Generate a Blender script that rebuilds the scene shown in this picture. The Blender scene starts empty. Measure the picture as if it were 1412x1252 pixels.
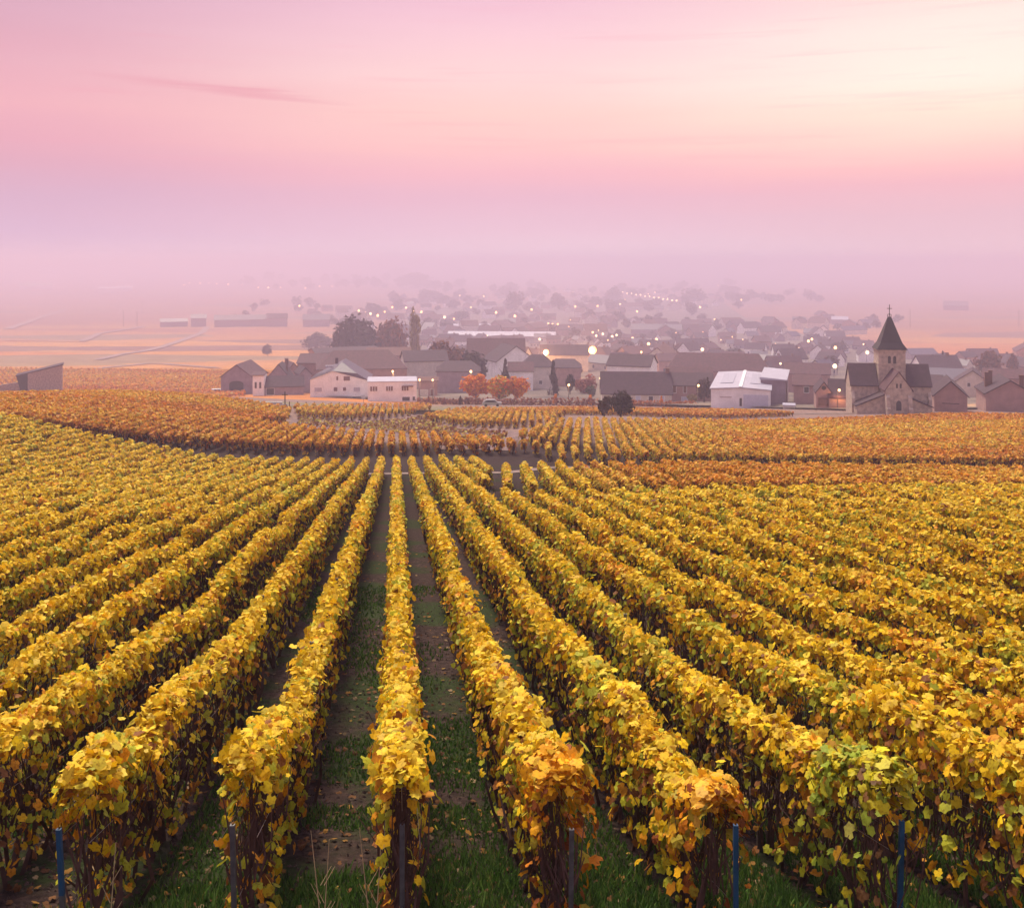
import bpy, math, random
import numpy as np
R = math.radians
scene = bpy.context.scene
COL = scene.collection
rng = np.random.default_rng(7)
random.seed(7)
F = 1400.0; CX = 706.0; HY = 360.0        # photograph geometry in pixels: focal length, principal column, horizon line
CZ = 96.0                                  # height of the eye above the valley floor

# ------------------------------------------------------------------ camera
cam_d = bpy.data.cameras.new('camera'); cam = bpy.data.objects.new('camera', cam_d); COL.objects.link(cam)
cam.location = (0, 0, CZ); cam.rotation_euler = (R(90), 0, 0)
cam_d.sensor_width = 36; cam_d.lens = 36*F/1412; cam_d.shift_y = -(626-HY)/1412
cam_d.clip_start = 0.1; cam_d.clip_end = 60000
scene.camera = cam
# ------------------------------------------------------------------ render settings
scene.view_settings.view_transform = 'Standard'; scene.view_settings.look = 'None'
scene.view_settings.exposure = 0.10; scene.view_settings.gamma = 1
cy = scene.cycles
cy.use_denoising = True
cy.max_bounces = 6; cy.diffuse_bounces = 3; cy.volume_bounces = 2; cy.transmission_bounces = 3
cy.sample_clamp_indirect = 4
# ------------------------------------------------------------------ sun
SUN_EL, SUN_AZ = 58.0, -22.0               # elevation; azimuth clockwise from the view axis
sl = bpy.data.lights.new('sun', 'SUN'); sun = bpy.data.objects.new('sun', sl); COL.objects.link(sun)
sl.energy = 4.8; sl.angle = R(20); sl.color = (1.0, 0.88, 0.66)
sun.rotation_euler = (R(90-SUN_EL), 0, R(180-SUN_AZ)); sun.location = (30, -10, CZ+40)
# ------------------------------------------------------------------ sky
w = bpy.data.worlds.new('World'); scene.world = w; w.use_nodes = True
nt = w.node_tree; nt.nodes.clear()
def N(tree, typ, **kw):
    n = tree.nodes.new(typ)
    for k, v in kw.items(): setattr(n, k, v)
    return n
def L(tree, a, b): tree.links.new(a, b)
def M(tree, op, a, b=None, c=None):
    n = N(tree, 'ShaderNodeMath', operation=op)
    for i, v in enumerate((a, b, c)):
        if v is None: continue
        if isinstance(v, (int, float)): n.inputs[i].default_value = v
        else: L(tree, v, n.inputs[i])
    return n.outputs[0]
def lin(c):
    return tuple((x/255/12.92) if x/255 <= .04045 else ((x/255+.055)/1.055)**2.4 for x in c) + (1,)
tc = N(nt, 'ShaderNodeTexCoord'); sx = N(nt, 'ShaderNodeSeparateXYZ'); L(nt, tc.outputs['Generated'], sx.inputs[0])
X, Y, Z = sx.outputs
hor = M(nt, 'SQRT', M(nt, 'ADD', M(nt, 'MULTIPLY', X, X), M(nt, 'MULTIPLY', Y, Y)))
elev = M(nt, 'DIVIDE', Z, M(nt, 'MAXIMUM', hor, .0001))          # tan of the elevation
mp = N(nt, 'ShaderNodeMapping'); L(nt, tc.outputs['Generated'], mp.inputs[0]); mp.inputs['Scale'].default_value = (1.2, 1.2, 14); mp.inputs['Rotation'].default_value = (0, R(3), 0)
no = N(nt, 'ShaderNodeTexNoise'); L(nt, mp.outputs[0], no.inputs['Vector']); no.inputs['Scale'].default_value = 1.7; no.inputs['Detail'].default_value = 5
elev2 = M(nt, 'ADD', elev, M(nt, 'MULTIPLY', M(nt, 'SUBTRACT', no.outputs['Fac'], .5), .03))
def ramp(tree, fac, stops):
    r = N(tree, 'ShaderNodeValToRGB'); L(tree, fac, r.inputs[0]); e = r.color_ramp.elements
    while len(e) > 1: e.remove(e[0])
    e[0].position = stops[0][0]; e[0].color = stops[0][1]
    for p, c in stops[1:]:
        k = e.new(p); k.color = c
    return r.outputs[0]
def sky_stops(rows): return [((HY-y)/F, lin(c)) for y, c in rows]
ZEN = [(.45, (.55, .44, .56, 1)), (.9, (.50, .43, .58, 1))]
left = ramp(nt, elev2, sky_stops([(360, (222, 190, 214)), (322, (217, 181, 208)), (282, (217, 175, 199)), (240, (225, 170, 189)), (200, (232, 170, 186)), (165, (239, 178, 188)), (115, (232, 173, 187)), (60, (221, 168, 186)), (5, (214, 168, 190))]) + ZEN)
mid = ramp(nt, elev2, sky_stops([(360, (236, 206, 220)), (320, (233, 194, 211)), (270, (233, 184, 202)), (240, (245, 186, 197)), (205, (253, 197, 196)), (160, (254, 208, 201)), (100, (252, 212, 212)), (50, (248, 204, 213)), (5, (241, 194, 210))]) + ZEN)
right = ramp(nt, elev2, sky_stops([(360, (236, 202, 213)), (300, (234, 190, 202)), (262, (244, 186, 195)), (238, (254, 195, 195)), (210, (254, 214, 202)), (175, (255, 232, 213)), (120, (255, 241, 227)), (60, (255, 235, 225)), (5, (254, 221, 214))]) + ZEN)
az = M(nt, 'ADD', M(nt, 'DIVIDE', X, M(nt, 'MAXIMUM', M(nt, 'ABSOLUTE', Y), .05)), M(nt, 'MULTIPLY', M(nt, 'SUBTRACT', no.outputs['Fac'], .5), .25))
def smooth(tree, v, a, b):
    n = N(tree, 'ShaderNodeMapRange', interpolation_type='SMOOTHSTEP'); L(tree, v, n.inputs[0]); n.inputs[1].default_value = a; n.inputs[2].default_value = b
    return n.outputs[0]
def mixc(tree, f, a, b, blend='MIX'):
    n = N(tree, 'ShaderNodeMix', data_type='RGBA', blend_type=blend)
    for s, v in ((n.inputs[0], f), (n.inputs[6], a), (n.inputs[7], b)):
        if isinstance(v, (int, float)): s.default_value = v
        elif isinstance(v, tuple): s.default_value = v if len(v) == 4 else v + (1,)
        else: L(tree, v, s)
    return n.outputs[2]
c = mixc(nt, smooth(nt, az, -.52, .0), left, mid)
c = mixc(nt, smooth(nt, az, -.02, .46), c, right)
# thin pink streaks of cloud
mp2 = N(nt, 'ShaderNodeMapping'); L(nt, tc.outputs['Generated'], mp2.inputs[0]); mp2.inputs['Scale'].default_value = (2.2, 2.2, 60); mp2.inputs['Rotation'].default_value = (0, R(2.5), 0)
n2 = N(nt, 'ShaderNodeTexNoise'); L(nt, mp2.outputs[0], n2.inputs['Vector']); n2.inputs['Scale'].default_value = 2.0; n2.inputs['Detail'].default_value = 6; n2.inputs['Roughness'].default_value = .62
st = M(nt, 'MULTIPLY', smooth(nt, n2.outputs['Fac'], .52, .72), M(nt, 'MULTIPLY', smooth(nt, elev, .05, .12), M(nt, 'SUBTRACT', 1, smooth(nt, elev, .2, .3))))
c = mixc(nt, M(nt, 'MULTIPLY', st, .16), c, lin((240, 150, 172)))
# the one distinct streak, upper left: a thin band in elevation, limited in azimuth
azr = M(nt, 'DIVIDE', X, M(nt, 'MAXIMUM', M(nt, 'ABSOLUTE', Y), .05))
bel = M(nt, 'SUBTRACT', elev, M(nt, 'ADD', M(nt, 'SUBTRACT', .166, M(nt, 'MULTIPLY', M(nt, 'ADD', azr, .333), .067)), M(nt, 'MULTIPLY', M(nt, 'SUBTRACT', n2.outputs['Fac'], .5), .02)))
band = M(nt, 'SUBTRACT', 1, smooth(nt, M(nt, 'ABSOLUTE', bel), .0, .0055))
band = M(nt, 'MULTIPLY', band, M(nt, 'MULTIPLY', smooth(nt, azr, -.46, -.3), M(nt, 'SUBTRACT', 1, smooth(nt, azr, -.25, -.13))))
c = mixc(nt, M(nt, 'MULTIPLY', band, .38), c, lin((226, 138, 160)))
sky = N(nt, 'ShaderNodeTexSky', sky_type='NISHITA'); sky.sun_disc = False; sky.sun_elevation = R(SUN_EL); sky.sun_rotation = R(SUN_AZ)
hi = smooth(nt, elev, .35, 1.2)
bg1 = N(nt, 'ShaderNodeBackground'); L(nt, c, bg1.inputs[0]); bg1.inputs[1].default_value = 1.0
bg2 = N(nt, 'ShaderNodeBackground'); L(nt, sky.outputs[0], bg2.inputs[0]); L(nt, M(nt, 'MULTIPLY', hi, .05), bg2.inputs[1])
ad = N(nt, 'ShaderNodeAddShader'); L(nt, bg1.outputs[0], ad.inputs[0]); L(nt, bg2.outputs[0], ad.inputs[1])
wo = N(nt, 'ShaderNodeOutputWorld'); L(nt, ad.outputs[0], wo.inputs[0])
HAZE_DENSITY = .00080; HAZE_COLOR = (.74, .635, .835)

# ------------------------------------------------------------------ terrain
PY = np.array([-80, -20, 0, 30, 75, 110, 150, 200, 270, 360, 500, 750, 1000, 2000, 4000, 8000, 16000], float)
PZ = np.array([4.0, -1.2, -4.3, -8.95, -15.9, -19.8, -24.2, -29.6, -37.2, -44.5, -53.5, -65.5, -73.0, -84, -90, -93, -95], float)
def sst(x, a, b):
    t = np.clip((x-a)/(b-a), 0, 1); return t*t*(3-2*t)
def pchip(x):
    h = np.diff(PY); d = np.diff(PZ)/h
    m = np.zeros_like(PY); m[0] = d[0]; m[-1] = d[-1]
    m[1:-1] = 2*d[:-1]*d[1:]/(d[:-1]+d[1:])
    i = np.clip(np.searchsorted(PY, x)-1, 0, len(h)-1); t = (x-PY[i])/h[i]
    return ((2*t**3-3*t**2+1)*PZ[i]+(t**3-2*t**2+t)*h[i]*m[i]+(-2*t**3+3*t**2)*PZ[i+1]+(t**3-t**2)*h[i]*m[i+1])
def Gf(x, y):
    x = np.asarray(x, float); y = np.asarray(y, float)
    z = pchip(y)
    z = z + .78*np.exp(-((y-4)/5.5)**2)
    z = z + 3.4*sst(-x, 10, 60)*sst(y, 25, 85)*(1-sst(y, 160, 300))          # the slope rises to the left
    z = z + .25*np.sin(x*.09+1)*sst(y, 20, 60)*(1-sst(y, 300, 500))
    z = z + sst(y, 900, 4000)*6*np.sin(x*.0011+.6)*np.cos(y*.0007)
    return z
t = np.linspace(-1, 1, 181); XS = 2.2*np.sinh(t*np.arcsinh(14000/2.2))
YS = np.concatenate([np.linspace(-80, -2, 27), np.linspace(0, 60, 61), 60+np.cumsum(.9*1.034**np.arange(1, 200))])
YS = YS[YS < 16000]
def G(x, y):                       # height of the ground sheet, world z
    x = np.asarray(x, float); y = np.asarray(y, float)
    i = np.clip(np.searchsorted(XS, x)-1, 0, len(XS)-2); j = np.clip(np.searchsorted(YS, y)-1, 0, len(YS)-2)
    u = (x-XS[i])/(XS[i+1]-XS[i]); v = (y-YS[j])/(YS[j+1]-YS[j])
    Zg = GZ
    return Zg[j, i]*(1-u)*(1-v)+Zg[j, i+1]*u*(1-v)+Zg[j+1, i]*(1-u)*v+Zg[j+1, i+1]*u*v
gx, gy = np.meshgrid(XS, YS); GZ = Gf(gx, gy)+CZ
def at(px, py, ylo=4.0):           # where the sight line through a photograph pixel meets the ground
    ys = np.exp(np.linspace(math.log(ylo), math.log(15500), 3000)); xs = (px-CX)/F*ys
    ray = CZ-(py-HY)/F*ys; under = ray < G(xs, ys)
    k = int(np.argmax(under)) if under.any() else len(ys)-1
    return float(xs[k]), float(ys[k]), float(G(xs[k], ys[k]))

# ------------------------------------------------------------------ helpers
ORD = ['zeroth', 'first', 'second', 'third', 'fourth', 'fifth', 'sixth', 'seventh', 'eighth', 'ninth', 'tenth', 'eleventh', 'twelfth', 'thirteenth', 'fourteenth', 'fifteenth', 'sixteenth', 'seventeenth', 'eighteenth', 'nineteenth', 'twentieth']
TENS = {2: 'twenty', 3: 'thirty', 4: 'forty', 5: 'fifty', 6: 'sixty', 7: 'seventy', 8: 'eighty', 9: 'ninety'}
def ordinal(n):
    if n <= 20: return ORD[n]
    if n % 10 == 0: return TENS[n//10][:-1]+'ieth'
    return TENS[n//10]+'-'+ORD[n % 10]
def tag(o, label=None, cat=None, group=None, kind=None):
    if label: o['label'] = label
    if cat: o['category'] = cat
    if group: o['group'] = group
    if kind: o['kind'] = kind
    return o
def empty(name, loc, rz=0, label=None, cat=None, group=None):
    o = bpy.data.objects.new(name, None); COL.objects.link(o); o.location = loc; o.rotation_euler = (0, 0, rz); o.empty_display_size = .5
    return tag(o, label, cat, group)
def link(name, me, parent=None):
    o = bpy.data.objects.new(name, me); COL.objects.link(o)
    if parent: o.parent = parent
    return o
def npmesh(name, V, T, mats, col=None, midx=None, smooth_=False):
    V = np.asarray(V, np.float32); T = np.asarray(T, np.int32)
    k = T.shape[1]; me = bpy.data.meshes.new(name)
    me.vertices.add(len(V)); me.vertices.foreach_set('co', V.ravel())
    me.loops.add(T.size); me.loops.foreach_set('vertex_index', T.ravel())
    me.polygons.add(len(T)); me.polygons.foreach_set('loop_start', np.arange(len(T), dtype=np.int32)*k)
    if midx is not None: me.polygons.foreach_set('material_index', np.asarray(midx, np.int32))
    me.polygons.foreach_set('use_smooth', np.full(len(T), smooth_))
    for m in (mats if isinstance(mats, (list, tuple)) else [mats]): me.materials.append(m)
    if col is not None:
        a = me.attributes.new('tint', 'FLOAT_COLOR', 'POINT')
        a.data.foreach_set('color', np.c_[col, np.ones(len(col))].astype(np.float32).ravel())
    me.update(calc_edges=True)
    return me
class MB:                              # collects boxes, prisms, tubes into one mesh
    def __init__(s): s.v = []; s.f = []; s.m = []
    def add(s, vs, fs, m=0):
        b = len(s.v); s.v += [tuple(map(float, p)) for p in vs]; s.f += [tuple(b+i for i in f) for f in fs]; s.m += [m]*len(fs); return s
    def box(s, x0, x1, y0, y1, z0, z1, m=0):
        return s.add([(x0,y0,z0),(x1,y0,z0),(x1,y1,z0),(x0,y1,z0),(x0,y0,z1),(x1,y0,z1),(x1,y1,z1),(x0,y1,z1)],
                     [(0,3,2,1),(4,5,6,7),(0,1,5,4),(1,2,6,5),(2,3,7,6),(3,0,4,7)], m)
    def prism(s, pts, axis, a, b, m=0):   # pts: 2-D outline; axis 'x' -> (y,z) outline, 'y' -> (x,z), 'z' -> (x,y)
        n = len(pts)
        P = {'x': lambda p, t: (t, p[0], p[1]), 'y': lambda p, t: (p[0], t, p[1]), 'z': lambda p, t: (p[0], p[1], t)}[axis]
        return s.add([P(p, a) for p in pts]+[P(p, b) for p in pts], [tuple(range(n)), tuple(range(2*n-1, n-1, -1))]+[(i, (i+1) % n, (i+1) % n+n, i+n) for i in range(n)], m)
    def tube(s, path, rad, n=6, m=0):
        path = [np.array(p, float) for p in path]; rings = []
        rad = rad if isinstance(rad, (list, tuple)) else [rad]*len(path)
        for i, p in enumerate(path):
            d = path[min(i+1, len(path)-1)]-path[max(i-1, 0)]; d /= (np.linalg.norm(d)+1e-9)
            u = np.cross(d, (0, 0, 1) if abs(d[2]) < .9 else (1, 0, 0)); u /= np.linalg.norm(u); v = np.cross(d, u)
            rings.append([p+rad[i]*(math.cos(a)*u+math.sin(a)*v) for a in np.arange(n)*2*math.pi/n])
        vs = [q for r in rings for q in r]
        fs = [(i*n+j, i*n+(j+1) % n, (i+1)*n+(j+1) % n, (i+1)*n+j) for i in range(len(path)-1) for j in range(n)]
        fs += [tuple(range(n-1, -1, -1)), tuple((len(path)-1)*n+j for j in range(n))]
        return s.add(vs, fs, m)
    def ball(s, c, r, m=0, seg=8, rings=6):
        vs = [(c[0], c[1], c[2]-r)]; fs = []
        for i in range(1, rings):
            a = -math.pi/2+math.pi*i/rings
            for j in range(seg):
                b = 2*math.pi*j/seg; vs.append((c[0]+r*math.cos(a)*math.cos(b), c[1]+r*math.cos(a)*math.sin(b), c[2]+r*math.sin(a)))
        vs.append((c[0], c[1], c[2]+r))
        for j in range(seg):
            fs.append((0, 1+(j+1) % seg, 1+j)); q = 1+(rings-2)*seg
            fs.append((q+j, q+(j+1) % seg, len(vs)-1))
            for i in range(rings-2): fs.append((1+i*seg+j, 1+i*seg+(j+1) % seg, 1+(i+1)*seg+(j+1) % seg, 1+(i+1)*seg+j))
        return s.add(vs, fs, m)
    def mesh(s, name, mats, smooth_=False):
        me = bpy.data.meshes.new(name); me.from_pydata(s.v, [], s.f)
        for m in (mats if isinstance(mats, (list, tuple)) else [mats]): me.materials.append(m)
        me.polygons.foreach_set('material_index', s.m)
        if smooth_: me.polygons.foreach_set('use_smooth', [True]*len(s.f))
        me.update(); return me
    def build(s, name, mats, parent=None, smooth_=False): return link(name, s.mesh(name, mats, smooth_), parent)

# ------------------------------------------------------------------ materials
def mat(name, col, rough=.8, var=.25, scale=3.0, col2=None, bump=0.0, metal=0.0, detail=4, bscale=None):
    m = bpy.data.materials.new(name); m.use_nodes = True; t = m.node_tree; b = t.nodes['Principled BSDF']
    tcn = N(t, 'ShaderNodeTexCoord'); n = N(t, 'ShaderNodeTexNoise'); L(t, tcn.outputs['Object'], n.inputs['Vector'])
    n.inputs['Scale'].default_value = scale; n.inputs['Detail'].default_value = detail
    a = tuple(x*(1-var) for x in col); c2 = col2 or tuple(min(1, x*(1+var)) for x in col)
    L(t, ramp(t, n.outputs['Fac'], [(.3, a+(1,)), (.7, tuple(c2)+(1,))]), b.inputs['Base Color'])
    b.inputs['Roughness'].default_value = rough; b.inputs['Metallic'].default_value = metal
    if bump:
        n3 = N(t, 'ShaderNodeTexNoise'); L(t, tcn.outputs['Object'], n3.inputs['Vector']); n3.inputs['Scale'].default_value = bscale or scale*3; n3.inputs['Detail'].default_value = 5
        bn = N(t, 'ShaderNodeBump'); bn.inputs['Strength'].default_value = bump; L(t, n3.outputs['Fac'], bn.inputs['Height']); L(t, bn.outputs[0], b.inputs['Normal'])
    return m
def leafmat(name, trans=.26, rough=.55):
    m = bpy.data.materials.new(name); m.use_nodes = True; t = m.node_tree; b = t.nodes['Principled BSDF']; out = t.nodes['Material Output']
    a = N(t, 'ShaderNodeAttribute', attribute_name='tint')
    g = N(t, 'ShaderNodeNewGeometry'); n = N(t, 'ShaderNodeTexNoise'); L(t, g.outputs['Position'], n.inputs['Vector']); n.inputs['Scale'].default_value = 45; n.inputs['Detail'].default_value = 4
    cc = mixc(t, .75, a.outputs['Color'], ramp(t, n.outputs['Fac'], [(.3, (.5, .32, .22, 1)), (.46, (1.0, .95, .9, 1)), (.7, (1.15, 1.15, 1.1, 1))]), 'MULTIPLY')
    L(t, cc, b.inputs['Base Color']); b.inputs['Roughness'].default_value = rough; b.inputs['Specular IOR Level'].default_value = .14
    tr = N(t, 'ShaderNodeBsdfTranslucent'); L(t, cc, tr.inputs[0])
    mx = N(t, 'ShaderNodeMixShader'); mx.inputs[0].default_value = trans; L(t, b.outputs[0], mx.inputs[1]); L(t, tr.outputs[0], mx.inputs[2]); L(t, mx.outputs[0], out.inputs[0])
    return m
def emit(name, col, s, sampled=False):
    m = bpy.data.materials.new(name); m.use_nodes = True; t = m.node_tree; b = t.nodes['Principled BSDF']
    b.inputs['Base Color'].default_value = (.3, .25, .2, 1); b.inputs['Emission Color'].default_value = col+(1,); b.inputs['Emission Strength'].default_value = s
    if not sampled: m.cycles.emission_sampling = 'NONE'
    return m
LEAF = leafmat('vine_leaf'); TREELEAF = leafmat('tree_leaf', .2, .7); GRASS = leafmat('grass_blade', .25, .6); LITTER = leafmat('dead_leaf', .1, .8)
CANE = mat('cane_bark', (.075, .032, .026), .8, .4, 9); BARK = mat('tree_bark', (.09, .06, .045), .9, .3, 4)
STEEL = mat('post_steel', (.13, .13, .15), .45, .3, 14, metal=.6); BLUE = mat('blue_paint', (.007, .055, .13), .5, .3, 9); WIRE = mat('wire_steel', (.3, .28, .27), .4, .1, 5, metal=.8); WOODP = mat('post_wood', (.12, .085, .07), .9, .3, 8)
SOIL2 = mat('clod_soil', (.07, .042, .036), .95, .4, 12)
STRAW = mat('straw', (.5, .36, .2), .8, .2, 5)
ROOFB = mat('roof_brown_tile', (.076, .025, .034), .85, .35, 1.4, bump=.3, bscale=3); ROOFD = mat('roof_dark_tile', (.042, .016, .028), .85, .35, 1.2, bump=.3, bscale=3)
ROOFR = mat('roof_red_tile', (.11, .04, .032), .85, .3, 1.3, bump=.3, bscale=3); SLATE = mat('roof_slate', (.065, .048, .082), .55, .25, 1.5); SLATED = mat('spire_slate', (.011, .006, .008), .7, .3, 2.0)
METALR = mat('sheet_roof', (.42, .40, .48), .4, .12, .4, metal=.1); WHITEM = mat('white_trim', (.82, .8, .8), .6, .08, 2)
CREAM = mat('render_cream', (.62, .55, .48), .9, .14, .6); WHITE = mat('render_white', (.88, .85, .84), .9, .12, .5); PINKW = mat('render_pinkish', (.36, .21, .19), .9, .18, .6); GREYW = mat('render_grey', (.28, .21, .25), .9, .2, .6)
STONE = mat('church_stone', (.44, .34, .27), .95, .3, 1.6, bump=.4, bscale=5); RUBBLE = mat('rubble_stone', (.35, .26, .23), .95, .5, 3, bump=.6, bscale=6)
DARKG = mat('dark_opening', (.03, .025, .028), .5, .2, 1); GLASS = mat('window_glass', (.05, .05, .06), .15, .2, 1); BROWND = mat('brown_shutter', (.16, .07, .05), .7, .2, 3)
DOORP = mat('pale_door', (.55, .56, .66), .6, .08, 2); CARW = mat('car_white', (.75, .76, .78), .3, .05, 1); CARG = mat('car_silver', (.4, .4, .42), .3, .05, 1, metal=.5); TYRE = mat('tyre', (.02, .02, .02), .9, .2, 4)
LAMP = emit('lamp_glow', (1.0, .50, .20), 5.0); LAMPW = emit('lamp_glow_white', (1.0, .62, .34), 4.0); LAMPB = emit('lamp_glow_strong', (1.0, .48, .12), 4.0); CONC = mat('pale_concrete', (.5, .48, .47), .9, .15, 2)

# ------------------------------------------------------------------ ground
def ground_mat():
    m = bpy.data.materials.new('ground'); m.use_nodes = True; t = m.node_tree; b = t.nodes['Principled BSDF']; b.inputs['Roughness'].default_value = .95; b.inputs['Specular IOR Level'].default_value = .15
    g = N(t, 'ShaderNodeNewGeometry'); s = N(t, 'ShaderNodeSeparateXYZ'); L(t, g.outputs['Position'], s.inputs[0])
    def noise(sc, det=5, scale=None, vec=None, rough=.5):
        mpn = N(t, 'ShaderNodeMapping'); L(t, vec or g.outputs['Position'], mpn.inputs[0]); mpn.inputs['Scale'].default_value = scale or (1, 1, 1)
        n = N(t, 'ShaderNodeTexNoise'); L(t, mpn.outputs[0], n.inputs['Vector']); n.inputs['Scale'].default_value = sc; n.inputs['Detail'].default_value = det; n.inputs['Roughness'].default_value = rough; return n.outputs['Fac']
    wide = smooth(t, s.outputs[1], 95, 60)
    soil = ramp(t, noise(9, 8, rough=.7), [(.32, (.018, .010, .010, 1)), (.5, (.045, .026, .024, 1)), (.7, (.10, .06, .052, 1))])
    gr = ramp(t, noise(14, 6), [(.3, (.012, .026, .005, 1)), (.7, (.038, .065, .014, 1))])
    near = mixc(t, M(t, 'MULTIPLY', M(t, 'MULTIPLY', smooth(t, noise(.42, 4), .47, .58), wide), .8), soil, gr)
    # open country: long thin parcels of vines and ploughed land
    mpv = N(t, 'ShaderNodeMapping'); L(t, g.outputs['Position'], mpv.inputs[0]); mpv.inputs['Scale'].default_value = (.0042, .011, 0); mpv.inputs['Rotation'].default_value = (0, 0, R(9))
    vo = N(t, 'ShaderNodeTexVoronoi'); L(t, mpv.outputs[0], vo.inputs['Vector']); vo.inputs['Scale'].default_value = 1.0; vo.inputs['Randomness'].default_value = .85
    sc = N(t, 'ShaderNodeSeparateColor'); L(t, vo.outputs['Color'], sc.inputs[0])
    par = ramp(t, sc.outputs[0], [(0, (.50, .17, .05, 1)), (.2, (.56, .24, .06, 1)), (.4, (.60, .30, .07, 1)), (.6, (.42, .15, .06, 1)), (.75, (.52, .26, .09, 1)), (.9, (.30, .22, .12, 1)), (1, (.24, .12, .09, 1))])
    N(t, 'ShaderNodeValue')
    fine = ramp(t, noise(.5, 5, (.12, 1, 1)), [(.3, (.5, .42, .4, 1)), (.7, (1.3, 1.25, 1.2, 1))])
    far = mixc(t, 1.0, par, fine, 'MULTIPLY')
    far = mixc(t, M(t, 'MULTIPLY', smooth(t, s.outputs[1], 450, 1500), .7), far, (.17, .115, .12))  # parcels dulled with distance: the thicker far haze put into the field colour
    mau = ramp(t, noise(2.2, 6), [(.3, (.15, .09, .08, 1)), (.7, (.30, .20, .17, 1))])
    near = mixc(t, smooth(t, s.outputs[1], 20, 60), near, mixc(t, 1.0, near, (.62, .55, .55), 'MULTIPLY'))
    near = mixc(t, smooth(t, s.outputs[1], 100, 118), near, mau)
    cl = mixc(t, smooth(t, s.outputs[1], 235, 262), near, far)
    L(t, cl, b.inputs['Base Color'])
    bn = N(t, 'ShaderNodeBump'); bn.inputs['Strength'].default_value = .9; bn.inputs['Distance'].default_value = .06; L(t, noise(11, 8, rough=.75), bn.inputs['Height']); L(t, bn.outputs[0], b.inputs['Normal'])
    return m
ny, nx = GZ.shape
V = np.c_[gx.ravel(), gy.ravel(), GZ.ravel()]
ii, jj = np.meshgrid(np.arange(nx-1), np.arange(ny-1)); a = (jj*nx+ii).ravel()
gobj = link('ground', npmesh('ground', V, np.c_[a, a+1, a+1+nx, a+nx], ground_mat(), smooth_=True)); gobj['kind'] = 'structure'

def sheet(name, pix, m, lift=.02, step=None, world=None):   # a patch of land laid on the ground inside a polygon of photograph pixels
    P = np.array([at(*p)[:2] for p in pix]) if world is None else np.array(world)
    x0, y0 = P.min(0); x1, y1 = P.max(0)
    st_ = step or max((x1-x0), (y1-y0))/70
    # scan rows of the polygon
    ys = np.arange(y0+1e-3, y1, st_); vs = []; fs = []; prev = None; K = 24
    for y in ys:
        xs = []
        for i in range(len(P)):
            a_, b_ = P[i], P[(i+1) % len(P)]
            if (a_[1] <= y) != (b_[1] <= y): xs.append(a_[0]+(y-a_[1])/(b_[1]-a_[1])*(b_[0]-a_[0]))
        if len(xs) < 2: prev = None; continue
        X_ = np.linspace(min(xs), max(xs), K); base = len(vs)
        vs += [(x, y, float(z)+lift) for x, z in zip(X_, G(X_, np.full(K, y)))]
        if prev is not None: fs += [(prev+k, prev+k+1, base+k+1, base+k) for k in range(K-1)]
        prev = base
    o = link(name, MB().add(vs, fs).mesh(name, m)); o['kind'] = 'structure'; return o
def strip(name, pix, m, width, lift=.2):
    P = np.array([at(*p)[:2] for p in pix]); Q = []
    for i in range(len(P)-1):
        for k in range(12): Q.append(P[i]+(P[i+1]-P[i])*k/12)
    Q.append(P[-1]); Q = np.array(Q); T_ = np.gradient(Q, axis=0); T_ /= np.linalg.norm(T_, axis=1)[:, None]; Nn = np.c_[-T_[:, 1], T_[:, 0]]
    vs = []; fs = []
    for i, (q, n) in enumerate(zip(Q, Nn)):
        for s_ in (-1, 1):
            p = q+n*s_*width/2; vs.append((p[0], p[1], float(G(p[0], p[1]))+lift))
        if i: fs.append((2*i-2, 2*i-1, 2*i+1, 2*i))
    o = link(name, MB().add(vs, fs).mesh(name, m)); o['kind'] = 'structure'; return o

# ------------------------------------------------------------------ leaves
A12 = [(0, -.2), (.25, -.42), (.5, -.2), (.44, .04), (.5, .3), (.27, .38), (0, .58), (-.27, .38), (-.5, .3), (-.44, .04), (-.5, -.2), (-.25, -.42)]
T_FULL = np.array([(0, 0, 0)]+[(x, y, .16*abs(x)-.5*(x*x+y*y)) for x, y in A12]); F_FULL = np.array([(0, 1+i, 1+(i+1) % 12) for i in range(12)])
A6 = [(0, -.4), (.5, -.15), (.38, .38), (0, .6), (-.38, .38), (-.5, -.15)]
T_MID = np.array([(x, y, .3*abs(x)-.25*y*y) for x, y in A6]); F_MID = np.array([(0, 1, 2), (0, 2, 3), (0, 3, 4), (0, 4, 5)])
T_LOW = np.array([(-.5, -.5, .1), (.5, -.42, -.1), (.42, .5, .12), (-.45, .46, -.08)]); F_LOW = np.array([(0, 1, 2), (0, 2, 3)])
T_BLADE = np.array([(-.06, 0, 0), (.06, 0, 0), (.02, .1, 1)]); F_BLADE = np.array([(0, 1, 2)])
def place_leaves(C, Nrm, size, col, T, Fc, curl=None):
    n = len(C)
    Nrm = Nrm/(np.linalg.norm(Nrm, axis=1)[:, None]+1e-9)
    ref = np.tile([0., 0., -1.], (n, 1))+rng.normal(0, .45, (n, 3))
    Yv = ref-(ref*Nrm).sum(1)[:, None]*Nrm; Yv /= np.linalg.norm(Yv, axis=1)[:, None]+1e-9
    Xv = np.cross(Yv, Nrm)
    Tz = T[None, :, 2]*(rng.uniform(-.5, 2.0, n)[:, None] if curl is None else curl)
    P = C[:, None, :]+size[:, None, None]*(T[None, :, 0:1]*Xv[:, None]+T[None, :, 1:2]*Yv[:, None]+Tz[..., None]*Nrm[:, None])
    m = len(T); Fa = (Fc[None]+np.arange(n)[:, None, None]*m).reshape(-1, 3)
    return P.reshape(-1, 3), Fa, np.repeat(col, m, 0)
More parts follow.
